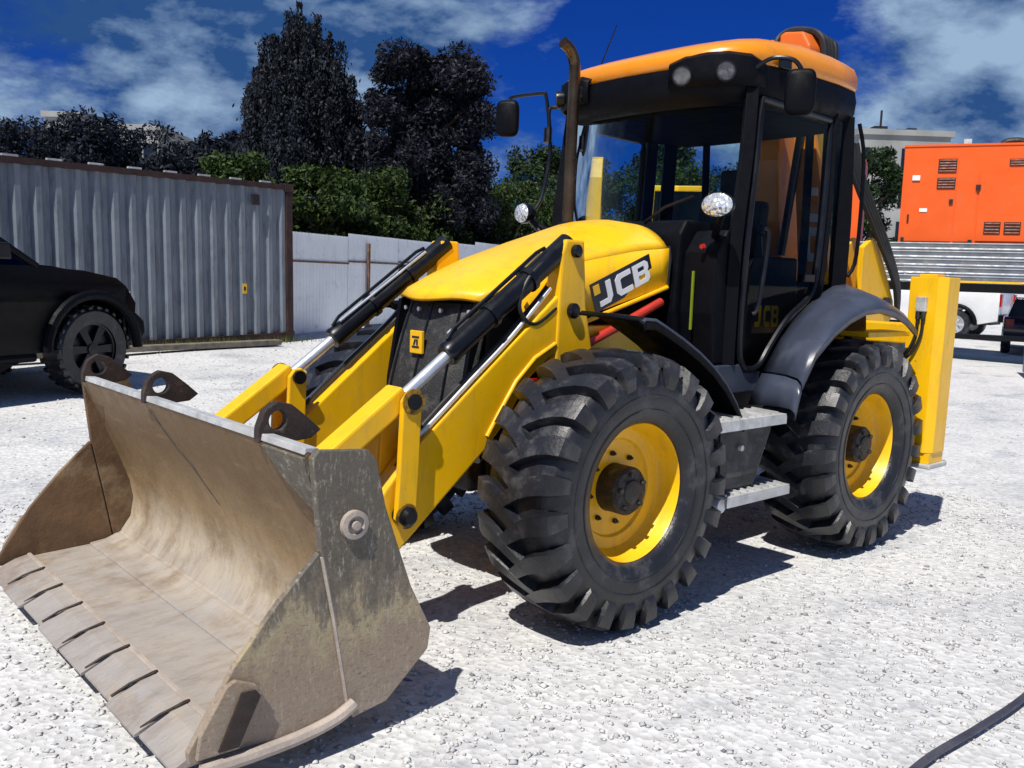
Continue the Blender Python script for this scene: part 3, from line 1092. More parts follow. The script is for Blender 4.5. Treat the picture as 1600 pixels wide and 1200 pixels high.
# ---- front bucket
BK = mobj('front_bucket', prism(B(), [
    (1.785, 1.055), (1.735, 0.935), (1.675, 0.80), (1.605, 0.63), (1.548, 0.47), (1.528, 0.36), (1.545, 0.25), (1.60, 0.165), (1.665, 0.128), (1.72, 0.118), (2.09, 0.100),
    (2.09, 0.055), (1.62, 0.048), (1.46, 0.075), (1.315, 0.21), (1.30, 0.32), (1.39, 0.52), (1.49, 0.82), (1.58, 0.94), (1.735, 1.035), (1.775, 1.065)],
    -1.195, 1.195), 'bucket', ang=25)
BK['label'] = 'rusty tan steel bucket with pale scraped floor'
for s in (1, -1):
    bm = B()
    prism(bm, [(1.778, 1.050), (1.755, 1.075), (1.56, 1.058), (1.528, 1.02), (1.487, 0.847), (1.370, 0.515), (1.275, 0.32), (1.287, 0.235), (1.47, 0.072), (1.612, 0.05),
               (1.632, 0.12), (1.690, 0.45), (1.742, 0.72)], s*1.197, s*1.232)
    ck = mobj('side_plate', bm, 'cheek' if s > 0 else 'rustcheek', BK, bev=0.004)
    bm = B()
    prism(bm, [(1.748, 0.715), (1.697, 0.45), (1.639, 0.12), (1.66, 0.055), (2.20, 0.072), (2.205, 0.115), (2.155, 0.20), (2.05, 0.375), (1.90, 0.56)], s*1.197, s*1.224)
    mobj('clam_side_plate', bm, 'cheek' if s > 0 else 'rustcheek', BK, bev=0.004)
    # weld bead along the split
    bm = B()
    tube(bm, [(1.738, s*1.226, 0.70), (1.690, s*1.227, 0.45), (1.634, s*1.227, 0.12)], 0.008, 6)
    mobj('split_bead', bm, 'wear', BK, smooth=True)
    # boss
    bm = B()
    lathe(bm, [(0.052, 1.232), (0.052, 1.252), (0.034, 1.256), (0.032, 1.246), (0.018, 1.244), (0.016, 1.262), (0.002, 1.264)], (1.622, 0, 0.803), 'y', 28)
    if s < 0:
        bmesh.ops.scale(bm, verts=bm.verts, vec=(1, -1, 1))
        fix(bm)
    mobj('pivot_boss', bm, 'wear', BK, ang=35)
    # pale skid bar along the bottom edge
    bm = B()
    tube(bm, smooth_path([(1.615, s*1.245, 0.115), (1.69, s*1.245, 0.078), (1.82, s*1.245, 0.055), (2.0, s*1.245, 0.048), (2.17, s*1.245, 0.052)], 4), 0.024, 8)
    mobj('skid_bar', bm, 'wear', BK, smooth=True)
    # side cutter plate at the tip
    bm = B()
    prism(bm, [(2.172, 0.175), (2.085, 0.322), (2.055, 0.335), (1.985, 0.300), (1.965, 0.265), (2.045, 0.088), (2.185, 0.092)], s*1.225, s*1.247)
    mobj('side_cutter', bm, 'cheek', BK, bev=0.004)
    bm = B()
    prism(bm, [(2.040, 0.288), (1.990, 0.285), (1.975, 0.262), (2.050, 0.100), (2.118, 0.104)], s*1.2475, s*1.256)
    mobj('cutter_slot', bm, 'rustdark', BK)  # raised dark plate instead of a recess, the recess shade is its colour
# lip rail on top of the back wall
bm = B()
prism(bm, [(1.79, 1.058), (1.786, 1.082), (1.738, 1.078), (1.725, 1.050), (1.735, 1.037), (1.775, 1.067)], -1.194, 1.194)
mobj('lip_rail', bm, 'steel', BK, bev=0.003)


BUCKET_RAISE = 0.045


def eye(y, tilt=0.0):
    bm = B()
    outer = [(1.865, 0.985), (1.800, 1.02), (1.800, 1.10), (1.775, 1.165), (1.725, 1.195), (1.665, 1.18), (1.610, 1.135), (1.55, 1.085), (1.535, 1.06), (1.60, 1.045), (1.70, 1.04), (1.775, 1.06)]
    cx, cz, hr = 1.722, 1.125, 0.036
    n = 24
    ring_o, ring_i = [], []
    for k in range(n):
        a = 2*PI*k/n
        d = Vector((math.cos(a), math.sin(a)))
        best = None
        for i in range(len(outer)):
            p, q = Vector(outer[i]), Vector(outer[(i+1) % len(outer)])
            e = q-p
            den = d.x*e.y-d.y*e.x
            if abs(den) < 1e-9:
                continue
            w = p-Vector((cx, cz))
            t = (w.x*e.y-w.y*e.x)/den
            u = (w.x*d.y-w.y*d.x)/den
            if t > 0 and -1e-6 <= u <= 1+1e-6:
                best = t if best is None else min(best, t)
        ring_o.append((cx+d.x*best, cz+d.y*best))
        ring_i.append((cx+d.x*hr, cz+d.y*hr))
    ya, yb = y-0.020, y+0.020
    V = {}
    for nm, ring in (('o', ring_o), ('i', ring_i)):
        for yy in (ya, yb):
            V[nm, yy] = [bm.verts.new((p[0], yy, p[1])) for p in ring]
    for k in range(n):
        m = (k+1) % n
        bm.faces.new((V['o', ya][k], V['o', ya][m], V['i', ya][m], V['i', ya][k]))
        bm.faces.new((V['o', yb][k], V['i', yb][k], V['i', yb][m], V['o', yb][m]))
        bm.faces.new((V['o', ya][k], V['o', yb][k], V['o', yb][m], V['o', ya][m]))
        bm.faces.new((V['i', ya][k], V['i', ya][m], V['i', yb][m], V['i', yb][k]))
    fix(bm)
    mobj('lifting_eye', bm, 'rustdark', BK, bev=0.005)


for y in (0.86, -0.27, -1.14):
    eye(y)
# near gusset where the lip meets the side plate
for s in (1, -1):
    bm = B()
    grid(bm, [[(1.776, s*(1.19-0.30*t), 1.05), (1.735, s*(1.19-0.19*t**1.0), 0.935), (1.690, s*(1.19-0.035*t), 0.83)] for t in (0, 0.5, 1.0)])
    gs = mobj('corner_gusset', bm, 'cheek' if s > 0 else 'rustcheek', BK)
    solidify(gs, 0.02, 1)
# bolted cutting edge plates with rusty clips between
NP = 8
for k in range(NP):
    y0, y1 = -1.19+k*(2.38/NP)+0.006, -1.19+(k+1)*(2.38/NP)-0.006
    bm = B()
    dx = 0.010*math.sin(k*2.3)
    prism(bm, [(2.065, 0.104), (2.075, 0.118), (2.13, 0.106), (2.245+dx, 0.052), (2.245+dx, 0.040), (2.065, 0.050)], y0, y1)
    mobj('cutting_plate', bm, 'bucket', BK, bev=0.003)
    if k:
        bm = B()
        yy = y0-0.006
        tube(bm, [(2.068, yy+0.008, 0.128), (2.075, yy, 0.122), (2.13, yy+0.004, 0.113), (2.165, yy-0.004, 0.100), (2.225, yy-0.02, 0.060)], [0.006, 0.008, 0.005, 0.005, 0.007], 6)
        mobj('edge_clip', bm, 'rustdark', BK)
bm = B()
tube(bm, [(2.062, -1.19, 0.112), (2.062, 1.19, 0.112)], 0.013, 6)
mobj('edge_weld', bm, 'wear', BK)
# wear strip where floor meets back
bm = B()
prism(bm, [(1.625, 0.160), (1.68, 0.1375), (1.76, 0.1265), (1.765, 0.119), (1.66, 0.125), (1.60, 0.16)], -1.19, 1.19)
mobj('floor_strip', bm, 'bucket', BK, bev=0.002)
# vertical stiffener weld on the back wall, dark inner bracket at the far side
bm = B()
tube(bm, [(1.772, -0.25, 1.02), (1.742, -0.20, 0.95), (1.710, -0.13, 0.88), (1.672, -0.02, 0.79), (1.640, 0.02, 0.72), (1.60, 0.10, 0.615)], [0.007, 0.004, 0.006, 0.004, 0.005, 0.002], 6)
mobj('back_weld', bm, 'rustdark', BK)

# the cutting edge hangs a little clear of the gravel
for o in [BK]+list(BK.children):
    for v in o.data.vertices:
        v.co.z += BUCKET_RAISE*max(0.0, min(1.0, 1.0-(v.co.z-0.05)/0.75))

# ---- front mudguards
for s in (1, -1):
    prof = [(-0.01, 1.480), (-0.03, 1.492), (-0.10, 1.488), (-0.18, 1.455), (-0.32, 1.392), (-0.46, 1.320), (-0.58, 1.245), (-0.70, 1.150), (-0.80, 1.045), (-0.88, 0.93)]
    bm = B()
    grid(bm, [[(x, s*0.70, z+0.012), (x, s*0.90, z+0.008), (x, s*1.085, z), (x, s*1.11, z-0.012), (x, s*1.112, z-0.045)] for x, z in prof])
    fm = mobj('front_mudguard', bm, 'plastic', smooth=True, ang=30)
    solidify(fm, 0.012)
    bm = B()
    tube(bm, [(x, s*1.112, z+0.002) for x, z in prof], 0.009, 6)
    mobj('mudguard_rim', bm, 'fender', fm, smooth=True)  # rim in lighter grey than the guard, edge highlight put into its colour
    bm = B()
    box(bm, -0.62, -0.52, min(s*0.36, s*0.72), max(s*0.36, s*0.72), 1.15, 1.21)
    mobj('mudguard_bracket', bm, 'black')

# ---- rear mudguards
for s in (1, -1):
    out = [(-1.325, 0.965), (-1.345, 1.05), (-1.375, 1.135), (-1.50, 1.305), (-1.70, 1.435), (-1.87, 1.510), (-2.05, 1.560), (-2.25, 1.572), (-2.45, 1.545), (-2.62, 1.49), (-2.77, 1.415)]
    inn = [(-1.400, 0.955), (-1.455, 1.05), (-1.530, 1.150), (-1.70, 1.34), (-1.86, 1.470), (-1.98, 1.545), (-2.12, 1.615), (-2.28, 1.675), (-2.44, 1.690), (-2.62, 1.645), (-2.85, 1.52)]

    def strip(o_, i_):
        rows = []
        for (a, b) in zip(o_, i_):
            a = Vector((a[0], s*1.15, a[1]))
            b = Vector((b[0], s*0.80, b[1]))
            mids = [a+Vector((-0.004, 0, -0.05)), a+Vector((0, s*0.003, -0.012)), a.lerp(b, 0.08)+Vector((0.004, 0, 0.012)), a.lerp(b, 0.35)+Vector((0.012, 0, 0.02)),
                    a.lerp(b, 0.7)+Vector((0.010, 0, 0.012)), b]
            rows.append(mids)
        return rows
    bm = B()
    grid(bm, strip(out[2:], inn[2:]))
    rf = mobj('rear_mudguard', bm, 'fender', smooth=True, ang=60)
    solidify(rf, 0.015, 0)
    bm = B()
    lo, li = out[:3], inn[:3]
    lo = lo[:2]+[(lo[2][0]+0.006, lo[2][1]-0.012)]
    li = li[:2]+[(li[2][0]+0.006, li[2][1]-0.012)]
    grid(bm, strip(lo, li))
    lf = mobj('mudguard_skirt', bm, 'fender', rf, smooth=True, ang=60)
    solidify(lf, 0.015, 0)
    bm = B()
    prism(bm, [(-1.56, 1.0), (-1.60, 1.16), (-1.86, 1.48), (-2.28, 1.66), (-2.8, 1.54), (-2.85, 1.2), (-2.6, 1.35), (-2.27, 1.42), (-1.9, 1.33), (-1.70, 1.1)], s*0.72, s*0.775)
    mobj('wheel_arch', bm, 'plastic')
# lamp strip at the tail of the near mudguard
for s in (1, -1):
    bm = B()
    box(bm, -2.88, -2.30, min(s*0.86, s*1.06), max(s*0.86, s*1.06), 1.36, 1.395)
    mobj('rear_rail', bm, 'yellow', bev=0.006)

# ---- steps and tank box
for s in (1, -1):
    for (x0, x1, z, ya) in ((-0.56, -1.22, 0.965, 0.93), (-0.70, -1.30, 0.555, 0.95)):
        bm = B()
        ysl = sorted((s*ya, s*1.165))
        box(bm, x1, x0, ysl[0], ysl[1], z-0.012, z)
        box(bm, x1, x0, min(s*1.15, s*1.168), max(s*1.15, s*1.168), z-0.055, z-0.0125)
        st = mobj('step', bm, 'steel')
        for k in range(9):
            bm = B()
            xx = lerp(x0, x1, (k+0.5)/9)
            prism(bm, [(xx-0.025, ysl[0]+0.02), (xx-0.012, ysl[0]+0.02), (xx+0.025, ysl[1]-0.02), (xx+0.012, ysl[1]-0.02)], z+0.0005, z+0.012, 'z')
            mobj('tread_bar', bm, 'steel', st)
    bm = B()
    ysl = sorted((s*0.55, s*1.10))
    prism(bm, [(-0.60, 0.945), (-1.20, 0.945), (-1.18, 0.86), (-1.04, 0.57), (-0.66, 0.57), (-0.61, 0.66)], ysl[0], ysl[1])
    tk = mobj('side_tank', bm, 'boxgrey', bev=0.02)
    bm = B()
    prism(bm, [(-0.68, 0.90), (-1.10, 0.90), (-1.02, 0.64), (-0.70, 0.64)], s*1.102, s*1.112)
    mobj('tank_cover', bm, 'boxgrey', tk, bev=0.006)
    bm = B()
    lathe(bm, [(0.016, 0), (0.016, 0.02)], (-0.86, 1.112, 0.80), 'y', 10)
    if s < 0:
        bmesh.ops.scale(bm, verts=bm.verts, vec=(1, -1, 1))
        fix(bm)
    mobj('tank_latch', bm, 'steel', tk)
    bm = B()
    tube(bm, [(-0.72, s*1.06, 0.50), (-0.72, s*1.12, 0.50)], 0.038, 16)
    mobj('drain_cap', bm, 'white', tk, smooth=True, ang=40)
    bm = B()
    box(bm, -1.30, -0.62, min(s*0.34, s*0.56), max(s*0.34, s*0.56), 0.62, 0.94)
    mobj('tank_bracket', bm, 'black')

# ---- cab
bm = B()
box(bm, -2.50, -1.08, -0.74, 0.74, 1.03, 1.12)
mobj('cab_floor', bm, 'plastic', bev=0.015)
bm = B()
prism(bm, [(-1.08, 1.12), (-1.02, 1.5), (-1.04, 1.95), (-1.10, 2.04), (-1.32, 2.04), (-1.40, 1.7), (-1.40, 1.12)], -0.50, 0.50)
mobj('cab_cowl', bm, 'plastic', bev=0.02)
for s in (1, -1):
    bm = B()
    prism(bm, [(-1.10, 1.20), (-1.06, 1.5), (-1.08, 1.85), (-1.18, 1.98), (-1.30, 1.98), (-1.32, 1.5), (-1.34, 1.20)], s*0.502, s*0.735)
    mobj('cowl_wing', bm, 'plastic', bev=0.015)
    bm = B()
    box(bm, -1.045, -1.035, min(s*0.60, s*0.614), max(s*0.60, s*0.614), 1.40, 1.74)
    mobj('reflector_strip', bm, 'hivis')
    bm = B()
    lathe(bm, [(0.018, 0), (0.014, 0.02)], (-1.05, s*0.66, 1.88), 'x', 12)
    mobj('indicator_lamp', bm, 'redlens')
# rear wall and sides below the glass
bm = B()
box(bm, -2.52, -2.46, -0.72, 0.72, 1.12, 1.62)
mobj('cab_rear_wall', bm, 'plastic', bev=0.01)


def pillar(name, pts, r, parent=None, mat='plastic', sq=True):
    bm = B()
    tube(bm, smooth_path(pts, 4), r, 4 if sq else 10)
    return mobj(name, bm, mat, parent, bev=0.006 if sq else 0, smooth=not sq)


for s in (1, -1):
    # A pillar, door post, rear pillar
    pillar('front_pillar', [(-1.24, s*0.735, 1.20), (-1.235, s*0.745, 1.9), (-1.29, s*0.745, 2.4), (-1.33, s*0.73, 2.80)], 0.052)
    pillar('door_post', [(-2.16, s*0.745, 1.55), (-2.20, s*0.75, 2.1), (-2.22, s*0.735, 2.78)], 0.055)
    pillar('rear_pillar', [(-2.42, s*0.74, 1.50), (-2.43, s*0.745, 2.1), (-2.42, s*0.72, 2.78)], 0.070)
    # door with curved lower edge following the mudguard
    bm = B()
    path = smooth_path([(-1.38, s*0.765, 2.74), (-1.345, s*0.775, 2.35), (-1.305, s*0.775, 1.9), (-1.30, s*0.77, 1.35), (-1.34, s*0.77, 1.20), (-1.42, s*0.77, 1.165), (-1.52, s*0.77, 1.19),
                        (-1.62, s*0.772, 1.30), (-1.80, s*0.773, 1.47), (-2.02, s*0.774, 1.60), (-2.10, s*0.775, 1.75), (-2.14, s*0.775, 2.3), (-2.15, s*0.765, 2.72)], 4)
    tube(bm, path, 0.022, 8, closed=True)
    dr = mobj('cab_door', bm, 'black', smooth=True)
    bm = B()
    gl = [(-1.36, 2.73), (-1.33, 2.35), (-1.30, 1.9), (-1.30, 1.36), (-1.35, 1.20), (-1.42, 1.17), (-1.52, 1.20), (-1.63, 1.31), (-1.80, 1.48), (-2.02, 1.61), (-2.10, 1.76), (-2.14, 2.3), (-2.15, 2.71)]
    f = bm.faces.new([bm.verts.new((x, s*0.772, z)) for x, z in gl])
    mobj('door_glass', bm, 'glasss', dr)
    bm = B()
    tube(bm, smooth_path([(-1.37, s*0.80, 1.50), (-1.40, s*0.82, 1.56), (-1.46, s*0.82, 1.95), (-1.44, s*0.80, 2.0)], 4), 0.014, 8)
    mobj('grab_handle', bm, 'black', dr, smooth=True)
    bm = B()
    box(bm, -2.05, -1.93, min(s*0.777, s*0.80), max(s*0.777, s*0.80), 1.70, 1.75)
    mobj('door_lock', bm, 'black', dr, bev=0.005)
    # quarter glass behind the door
    bm = B()
    bm.faces.new([bm.verts.new((x, s*0.748, z)) for x, z in [(-2.22, 1.66), (-2.40, 1.70), (-2.41, 2.75), (-2.24, 2.74)]])
    mobj('quarter_glass', bm, 'glass')
    # lower side skirt panel
    bm = B()
    prism(bm, [(-1.10, 1.03), (-1.10, 1.20), (-1.33, 1.20), (-1.36, 1.15), (-1.54, 1.15), (-1.52, 1.03)], s*0.742, s*0.772)
    mobj('cab_sill', bm, 'fender', bev=0.008)
    pillar('rear_grab_rail', [(-2.46, s*0.80, 1.75), (-2.52, s*0.82, 1.9), (-2.54, s*0.81, 2.5), (-2.50, s*0.78, 2.75)], 0.013, sq=False)
# windscreen and rear glass
rows = []
for j in range(7):
    t = j/6
    rows.append([(lerp(-1.12, -1.20, t)-0.12*abs(u)**2.4, u*0.715, lerp(2.02, 2.76, t)) for u in [-1+2*k/14 for k in range(15)]])
bm = B()
grid(bm, rows)
mobj('windscreen', bm, 'glass', smooth=True)
bm = B()
grid(bm, [[(-2.49, y, z) for y in (-0.68, -0.2, 0.2, 0.68)] for z in (1.64, 2.2, 2.72)])
mobj('rear_glass', bm, 'glasss')
for y in (-0.42, 0.44):
    pillar('rear_frame', [(-2.49, y, 1.62), (-2.49, y, 2.2), (-2.47, y, 2.78)], 0.035)
pillar('rear_crossbar', [(-2.49, -0.70, 1.68), (-2.49, 0, 1.68), (-2.49, 0.70, 1.68)], 0.03)
# wiper
bm = B()
tube(bm, [(-1.085, 0.18, 2.03), (-1.105, 0.32, 2.12), (-1.14, 0.50, 2.18)], 0.009, 6)
mobj('wiper', bm, 'black')

# roof outline in plan (half)
RO = [(-1.06, 0.0), (-1.075, 0.25), (-1.105, 0.45), (-1.17, 0.62), (-1.28, 0.725), (-1.45, 0.775), (-1.80, 0.80), (-2.20, 0.80), (-2.45, 0.77), (-2.58, 0.68), (-2.62, 0.45), (-2.63, 0.0)]
RO = RO+[(x, -y) for x, y in RO[-2:0:-1]]
RC = (-1.85, 0.0)


def ring(scale, z, drop, sx=None):
    out_ = []
    for x, y in RO:
        xx = RC[0]+(x-RC[0])*(sx or scale)
        f = max(0.0, (xx+1.75)/0.75)
        out_.append((xx, y*scale, z-drop*f**1.5))
    return out_


def ring_loft(bm, rings, top=True, bottom=True):
    V = [[bm.verts.new(p) for p in r] for r in rings]
    n = len(V[0])
    for A, C in zip(V, V[1:]):
        for k in range(n):
            bm.faces.new((A[k], A[(k+1) % n], C[(k+1) % n], C[k]))
    if top:
        bm.faces.new(V[-1])
    if bottom:
        bm.faces.new(V[0][::-1])
    return fix(bm)


bm = B()
ring_loft(bm, [ring(0.985, 2.945, 0.03), ring(1.0, 2.965, 0.04), ring(1.0, 3.03, 0.055), ring(0.975, 3.085, 0.08), ring(0.91, 3.125, 0.11), ring(0.78, 3.155, 0.13), ring(0.55, 3.175, 0.12), ring(0.25, 3.185, 0.1)])
rfo = mobj('cab_roof', bm, 'roofpaint', smooth=True, ang=60)
bm = B()
ring_loft(bm, [ring(0.90, 2.72, 0.02), ring(0.965, 2.745, 0.01), ring(0.995, 2.80, 0.0), ring(1.003, 2.88, 0.0), ring(0.99, 2.944, 0.03)])
mobj('roof_trim', bm, 'plastic', smooth=True, ang=45)
# eyebrow humps around the corner lamps
for s in (1, -1):
    bm = B()
    P = []
    pl = [(-1.085, 0.32), (-1.10, 0.42), (-1.135, 0.55), (-1.19, 0.66), (-1.29, 0.742), (-1.38, 0.768)]
    hz = [2.945, 2.975, 2.985, 2.985, 2.975, 2.94]
    for (x, y), z in zip(pl, hz):
        nx = Vector((x+1.7, y*1.0)).normalized()
        P.append([(x+nx.x*0.014, s*(y+nx.y*0.014), 2.80), (x+nx.x*0.022, s*(y+nx.y*0.022), 2.88), (x+nx.x*0.018, s*(y+nx.y*0.018), z-0.02), (x-nx.x*0.01, s*(y-nx.y*0.01), z)])
    grid(bm, P)
    fix(bm)
    e = mobj('lamp_brow', bm, 'plastic', smooth=True)
    solidify(e, 0.02, 0)
    for (x, y, z) in ((-1.085, 0.42, 2.865), (-1.160, 0.66, 2.872)):
        nx = Vector((1.0, 0.45 if y < 0.5 else 0.9, -0.15)).normalized()
        nx.y *= s
        c0 = Vector((x, s*y, z))
        wl_ = empty('work_lamp')
        wl_.parent = ML
        bm = B()
        tube(bm, [c0-nx*0.03, c0+nx*0.020, c0+nx*0.036], [0.055, 0.060, 0.058], 20)
        mobj('lamp_housing', bm, 'black', wl_, smooth=True, ang=40)
        bm = B()
        tube(bm, [c0+nx*0.0365, c0+nx*0.040], 0.048, 20)
        mobj('lamp_lens', bm, 'lampdark', wl_, smooth=True, ang=40)
bm = B()
prism(bm, [(RC[0]+(x-RC[0])*0.86, y*0.86) for x, y in RO], 2.706, 2.717, 'z')
mobj('roof_shade_sheet', bm, 'roofshade')  # black sheet added to darken the roof underside like shade
# antenna
bm = B()
tube(bm, [(-1.36, -0.5, 3.06), (-1.37, -0.5, 3.13), (-1.50, -0.5, 3.40)], [0.008, 0.005, 0.004], 6)
mobj('antenna', bm, 'black')
# beacon bracket clip on roof edge
bm = B()
box(bm, -1.60, -1.48, 0.795, 0.812, 2.93, 2.99)
mobj('roof_clip', bm, 'black', bev=0.004)

# headlamps on stalks
for s in (1, -1):
    hl = empty('headlamp')
    hl.parent = ML
    bm = B()
    lathe(bm, [(0.06, -0.07), (0.092, -0.03), (0.100, 0.0), (0.097, 0.012), (0.09, 0.012)], (0, 0, 0), 'x', 28)
    bmesh.ops.scale(bm, verts=bm.verts, vec=(1, 1.0, 0.72))
    bmesh.ops.rotate(bm, verts=bm.verts, cent=(0, 0, 0), matrix=Matrix.Rotation(s*0.25, 3, 'Z'))
    bmesh.ops.translate(bm, verts=bm.verts, vec=(-0.97, s*0.80, 2.105))
    mobj('lamp_housing', bm, 'black', hl, smooth=True, ang=40)
    bm = B()
    lathe(bm, [(0.092, 0.010), (0.075, 0.03), (0.04, 0.042), (0.001, 0.045)], (0, 0, 0), 'x', 28)
    bmesh.ops.scale(bm, verts=bm.verts, vec=(1, 1.0, 0.72))
    bmesh.ops.rotate(bm, verts=bm.verts, cent=(0, 0, 0), matrix=Matrix.Rotation(s*0.25, 3, 'Z'))
    bmesh.ops.translate(bm, verts=bm.verts, vec=(-0.97, s*0.80, 2.105))
    mobj('lamp_lens', bm, 'lamp', hl, smooth=True, ang=40)
    bm = B()
    tube(bm, [(-1.15, s*0.66, 1.95), (-1.10, s*0.72, 2.0), (-1.03, s*0.79, 2.06)], 0.022, 8)
    mobj('lamp_stalk', bm, 'black', hl, smooth=True)

# mirrors
def mirror(s, c, arm):
    mr = empty('mirror')
    mr.parent = ML
    bm = B()
    w, h, d = 0.085, 0.128, 0.03
    pts = []
    for k in range(28):
        a = 2*PI*k/28
        ca, sa = math.cos(a), math.sin(a)
        pts.append((w*math.copysign(abs(ca)**0.45, ca), h*math.copysign(abs(sa)**0.45, sa)))
    V = []
    for sc, dd in ((0.80, d), (0.96, d*0.6), (1.0, 0.0), (0.97, -d*0.5)):
        V.append([bm.verts.new((dd, p[0]*sc, p[1]*sc)) for p in pts])
    for A, C in zip(V, V[1:]):
        for k in range(28):
            bm.faces.new((A[k], A[(k+1) % 28], C[(k+1) % 28], C[k]))
    bm.faces.new(V[0])
    bm.faces.new(V[-1][::-1])
    fix(bm)
    bmesh.ops.rotate(bm, verts=bm.verts, cent=(0, 0, 0), matrix=Matrix.Rotation(0.55 if s > 0 else 0.55, 3, 'Z'))
    bmesh.ops.translate(bm, verts=bm.verts, vec=c)
    mobj('mirror_shell', bm, 'plastic', mr, smooth=True, ang=45)
    bm = B()
    tube(bm, smooth_path(arm, 5), 0.013, 8)
    mobj('mirror_arm', bm, 'black', mr, smooth=True)


mirror(1, (-1.40, 1.0, 2.755), [(-1.30, 0.76, 2.90), (-1.32, 0.86, 2.945), (-1.38, 0.96, 2.93), (-1.42, 1.0, 2.86)])
mirror(-1, (-1.06, -1.1, 2.78), [(-1.08, -1.10, 2.90), (-1.09, -1.08, 2.93), (-1.15, -0.84, 2.935), (-1.16, -0.82, 2.92), (-1.18, -0.81, 2.80), (-1.20, -0.80, 2.66)])
bm = B()
tube(bm, smooth_path([(-1.26, -0.74, 2.84), (-1.20, -0.79, 2.84), (-1.175, -0.80, 2.80), (-1.20, -0.80, 2.60), (-1.19, -0.80, 2.45), (-1.13, -0.80, 2.22), (-1.04, -0.80, 2.08), (-1.06, -0.72, 1.98)], 5), 0.015, 8)
mobj('mirror_frame', bm, 'black', smooth=True)
bm = B()
tube(bm, [(-1.175, -0.80, 2.60), (-1.19, -0.815, 2.70)], 0.03, 10)
mobj('mirror_clamp', bm, 'black')

# cab interior
bm = B()
prism(bm, [(-1.70, 1.55), (-1.68, 1.63), (-2.12, 1.66), (-2.22, 2.25), (-2.32, 2.25), (-2.26, 1.50)], -0.27, 0.27)
mobj('driver_seat', bm, 'seat', bev=0.04)
bm = B()
box(bm, -2.2, -1.78, -0.20, 0.20, 1.12, 1.52)
sb = mobj('seat_base', bm, 'plastic', bev=0.02)
bm = B()
prism(bm, [(-2.27, 2.28), (-2.33, 2.28), (-2.34, 2.48), (-2.28, 2.48)], -0.14, 0.14)
mobj('headrest', bm, 'seat', bev=0.02)
bm = B()
tube(bm, [(-1.42, 0, 1.3), (-1.50, 0, 1.75), (-1.56, 0, 1.92)], [0.09, 0.07, 0.05], 12)
mobj('steering_column', bm, 'plastic', smooth=True)
bm = B()
ax = Vector((-0.35, 0, 1)).normalized()
aa = ax.cross(Vector((0, 1, 0))).normalized()
tube(bm, [Vector((-1.57, 0, 1.96))+(aa*math.cos(t)+Vector((0, 1, 0))*math.sin(t))*0.19 for t in [2*PI*k/24 for k in range(24)]], 0.014, 8, closed=True)
mobj('steering_wheel', bm, 'black', smooth=True)
for y in (-0.50, 0.42):
    bm = B()
    prism(bm, [(-1.75, 1.12), (-1.72, 1.78), (-1.82, 1.86), (-2.30, 1.86), (-2.35, 1.12)], y-0.10, y+0.10)
    mobj('side_console', bm, 'plastic', bev=0.02)
for x, y in ((-1.86, 0.40), (-1.96, 0.46), (-1.90, -0.48)):
    bm = B()
    tube(bm, [(x, y, 1.85), (x+0.03, y, 2.0)], [0.008, 0.010], 6)
    lv = mobj('control_lever', bm, 'black')
    bm = B()
    lathe(bm, [(0.005, 0), (0.022, 0.015), (0.024, 0.05), (0.012, 0.075), (0.001, 0.08)], (x+0.03, y, 1.99), 'z', 12)
    mobj('lever_knob', bm, 'black', lv, smooth=True)
# yellow wordmark on the rubber floor mat riser
bm = B()
box(bm, -2.12, -1.78, 0.521, 0.528, 1.36, 1.58)
rp = mobj('console_badge', bm, 'navy')
lettering(rp, Vector((-1.80, 0.5285, 1.40)), Vector((-0.30, 0, 0)), Vector((0, 0, 0.14)), Vector((0, 1, 0)), 'JCB',
          [(0.03, 0.33, 0, 1), (0.36, 0.63, 0, 1), (0.66, 0.97, 0, 1)], 'yellow', 0.0, 0.002)

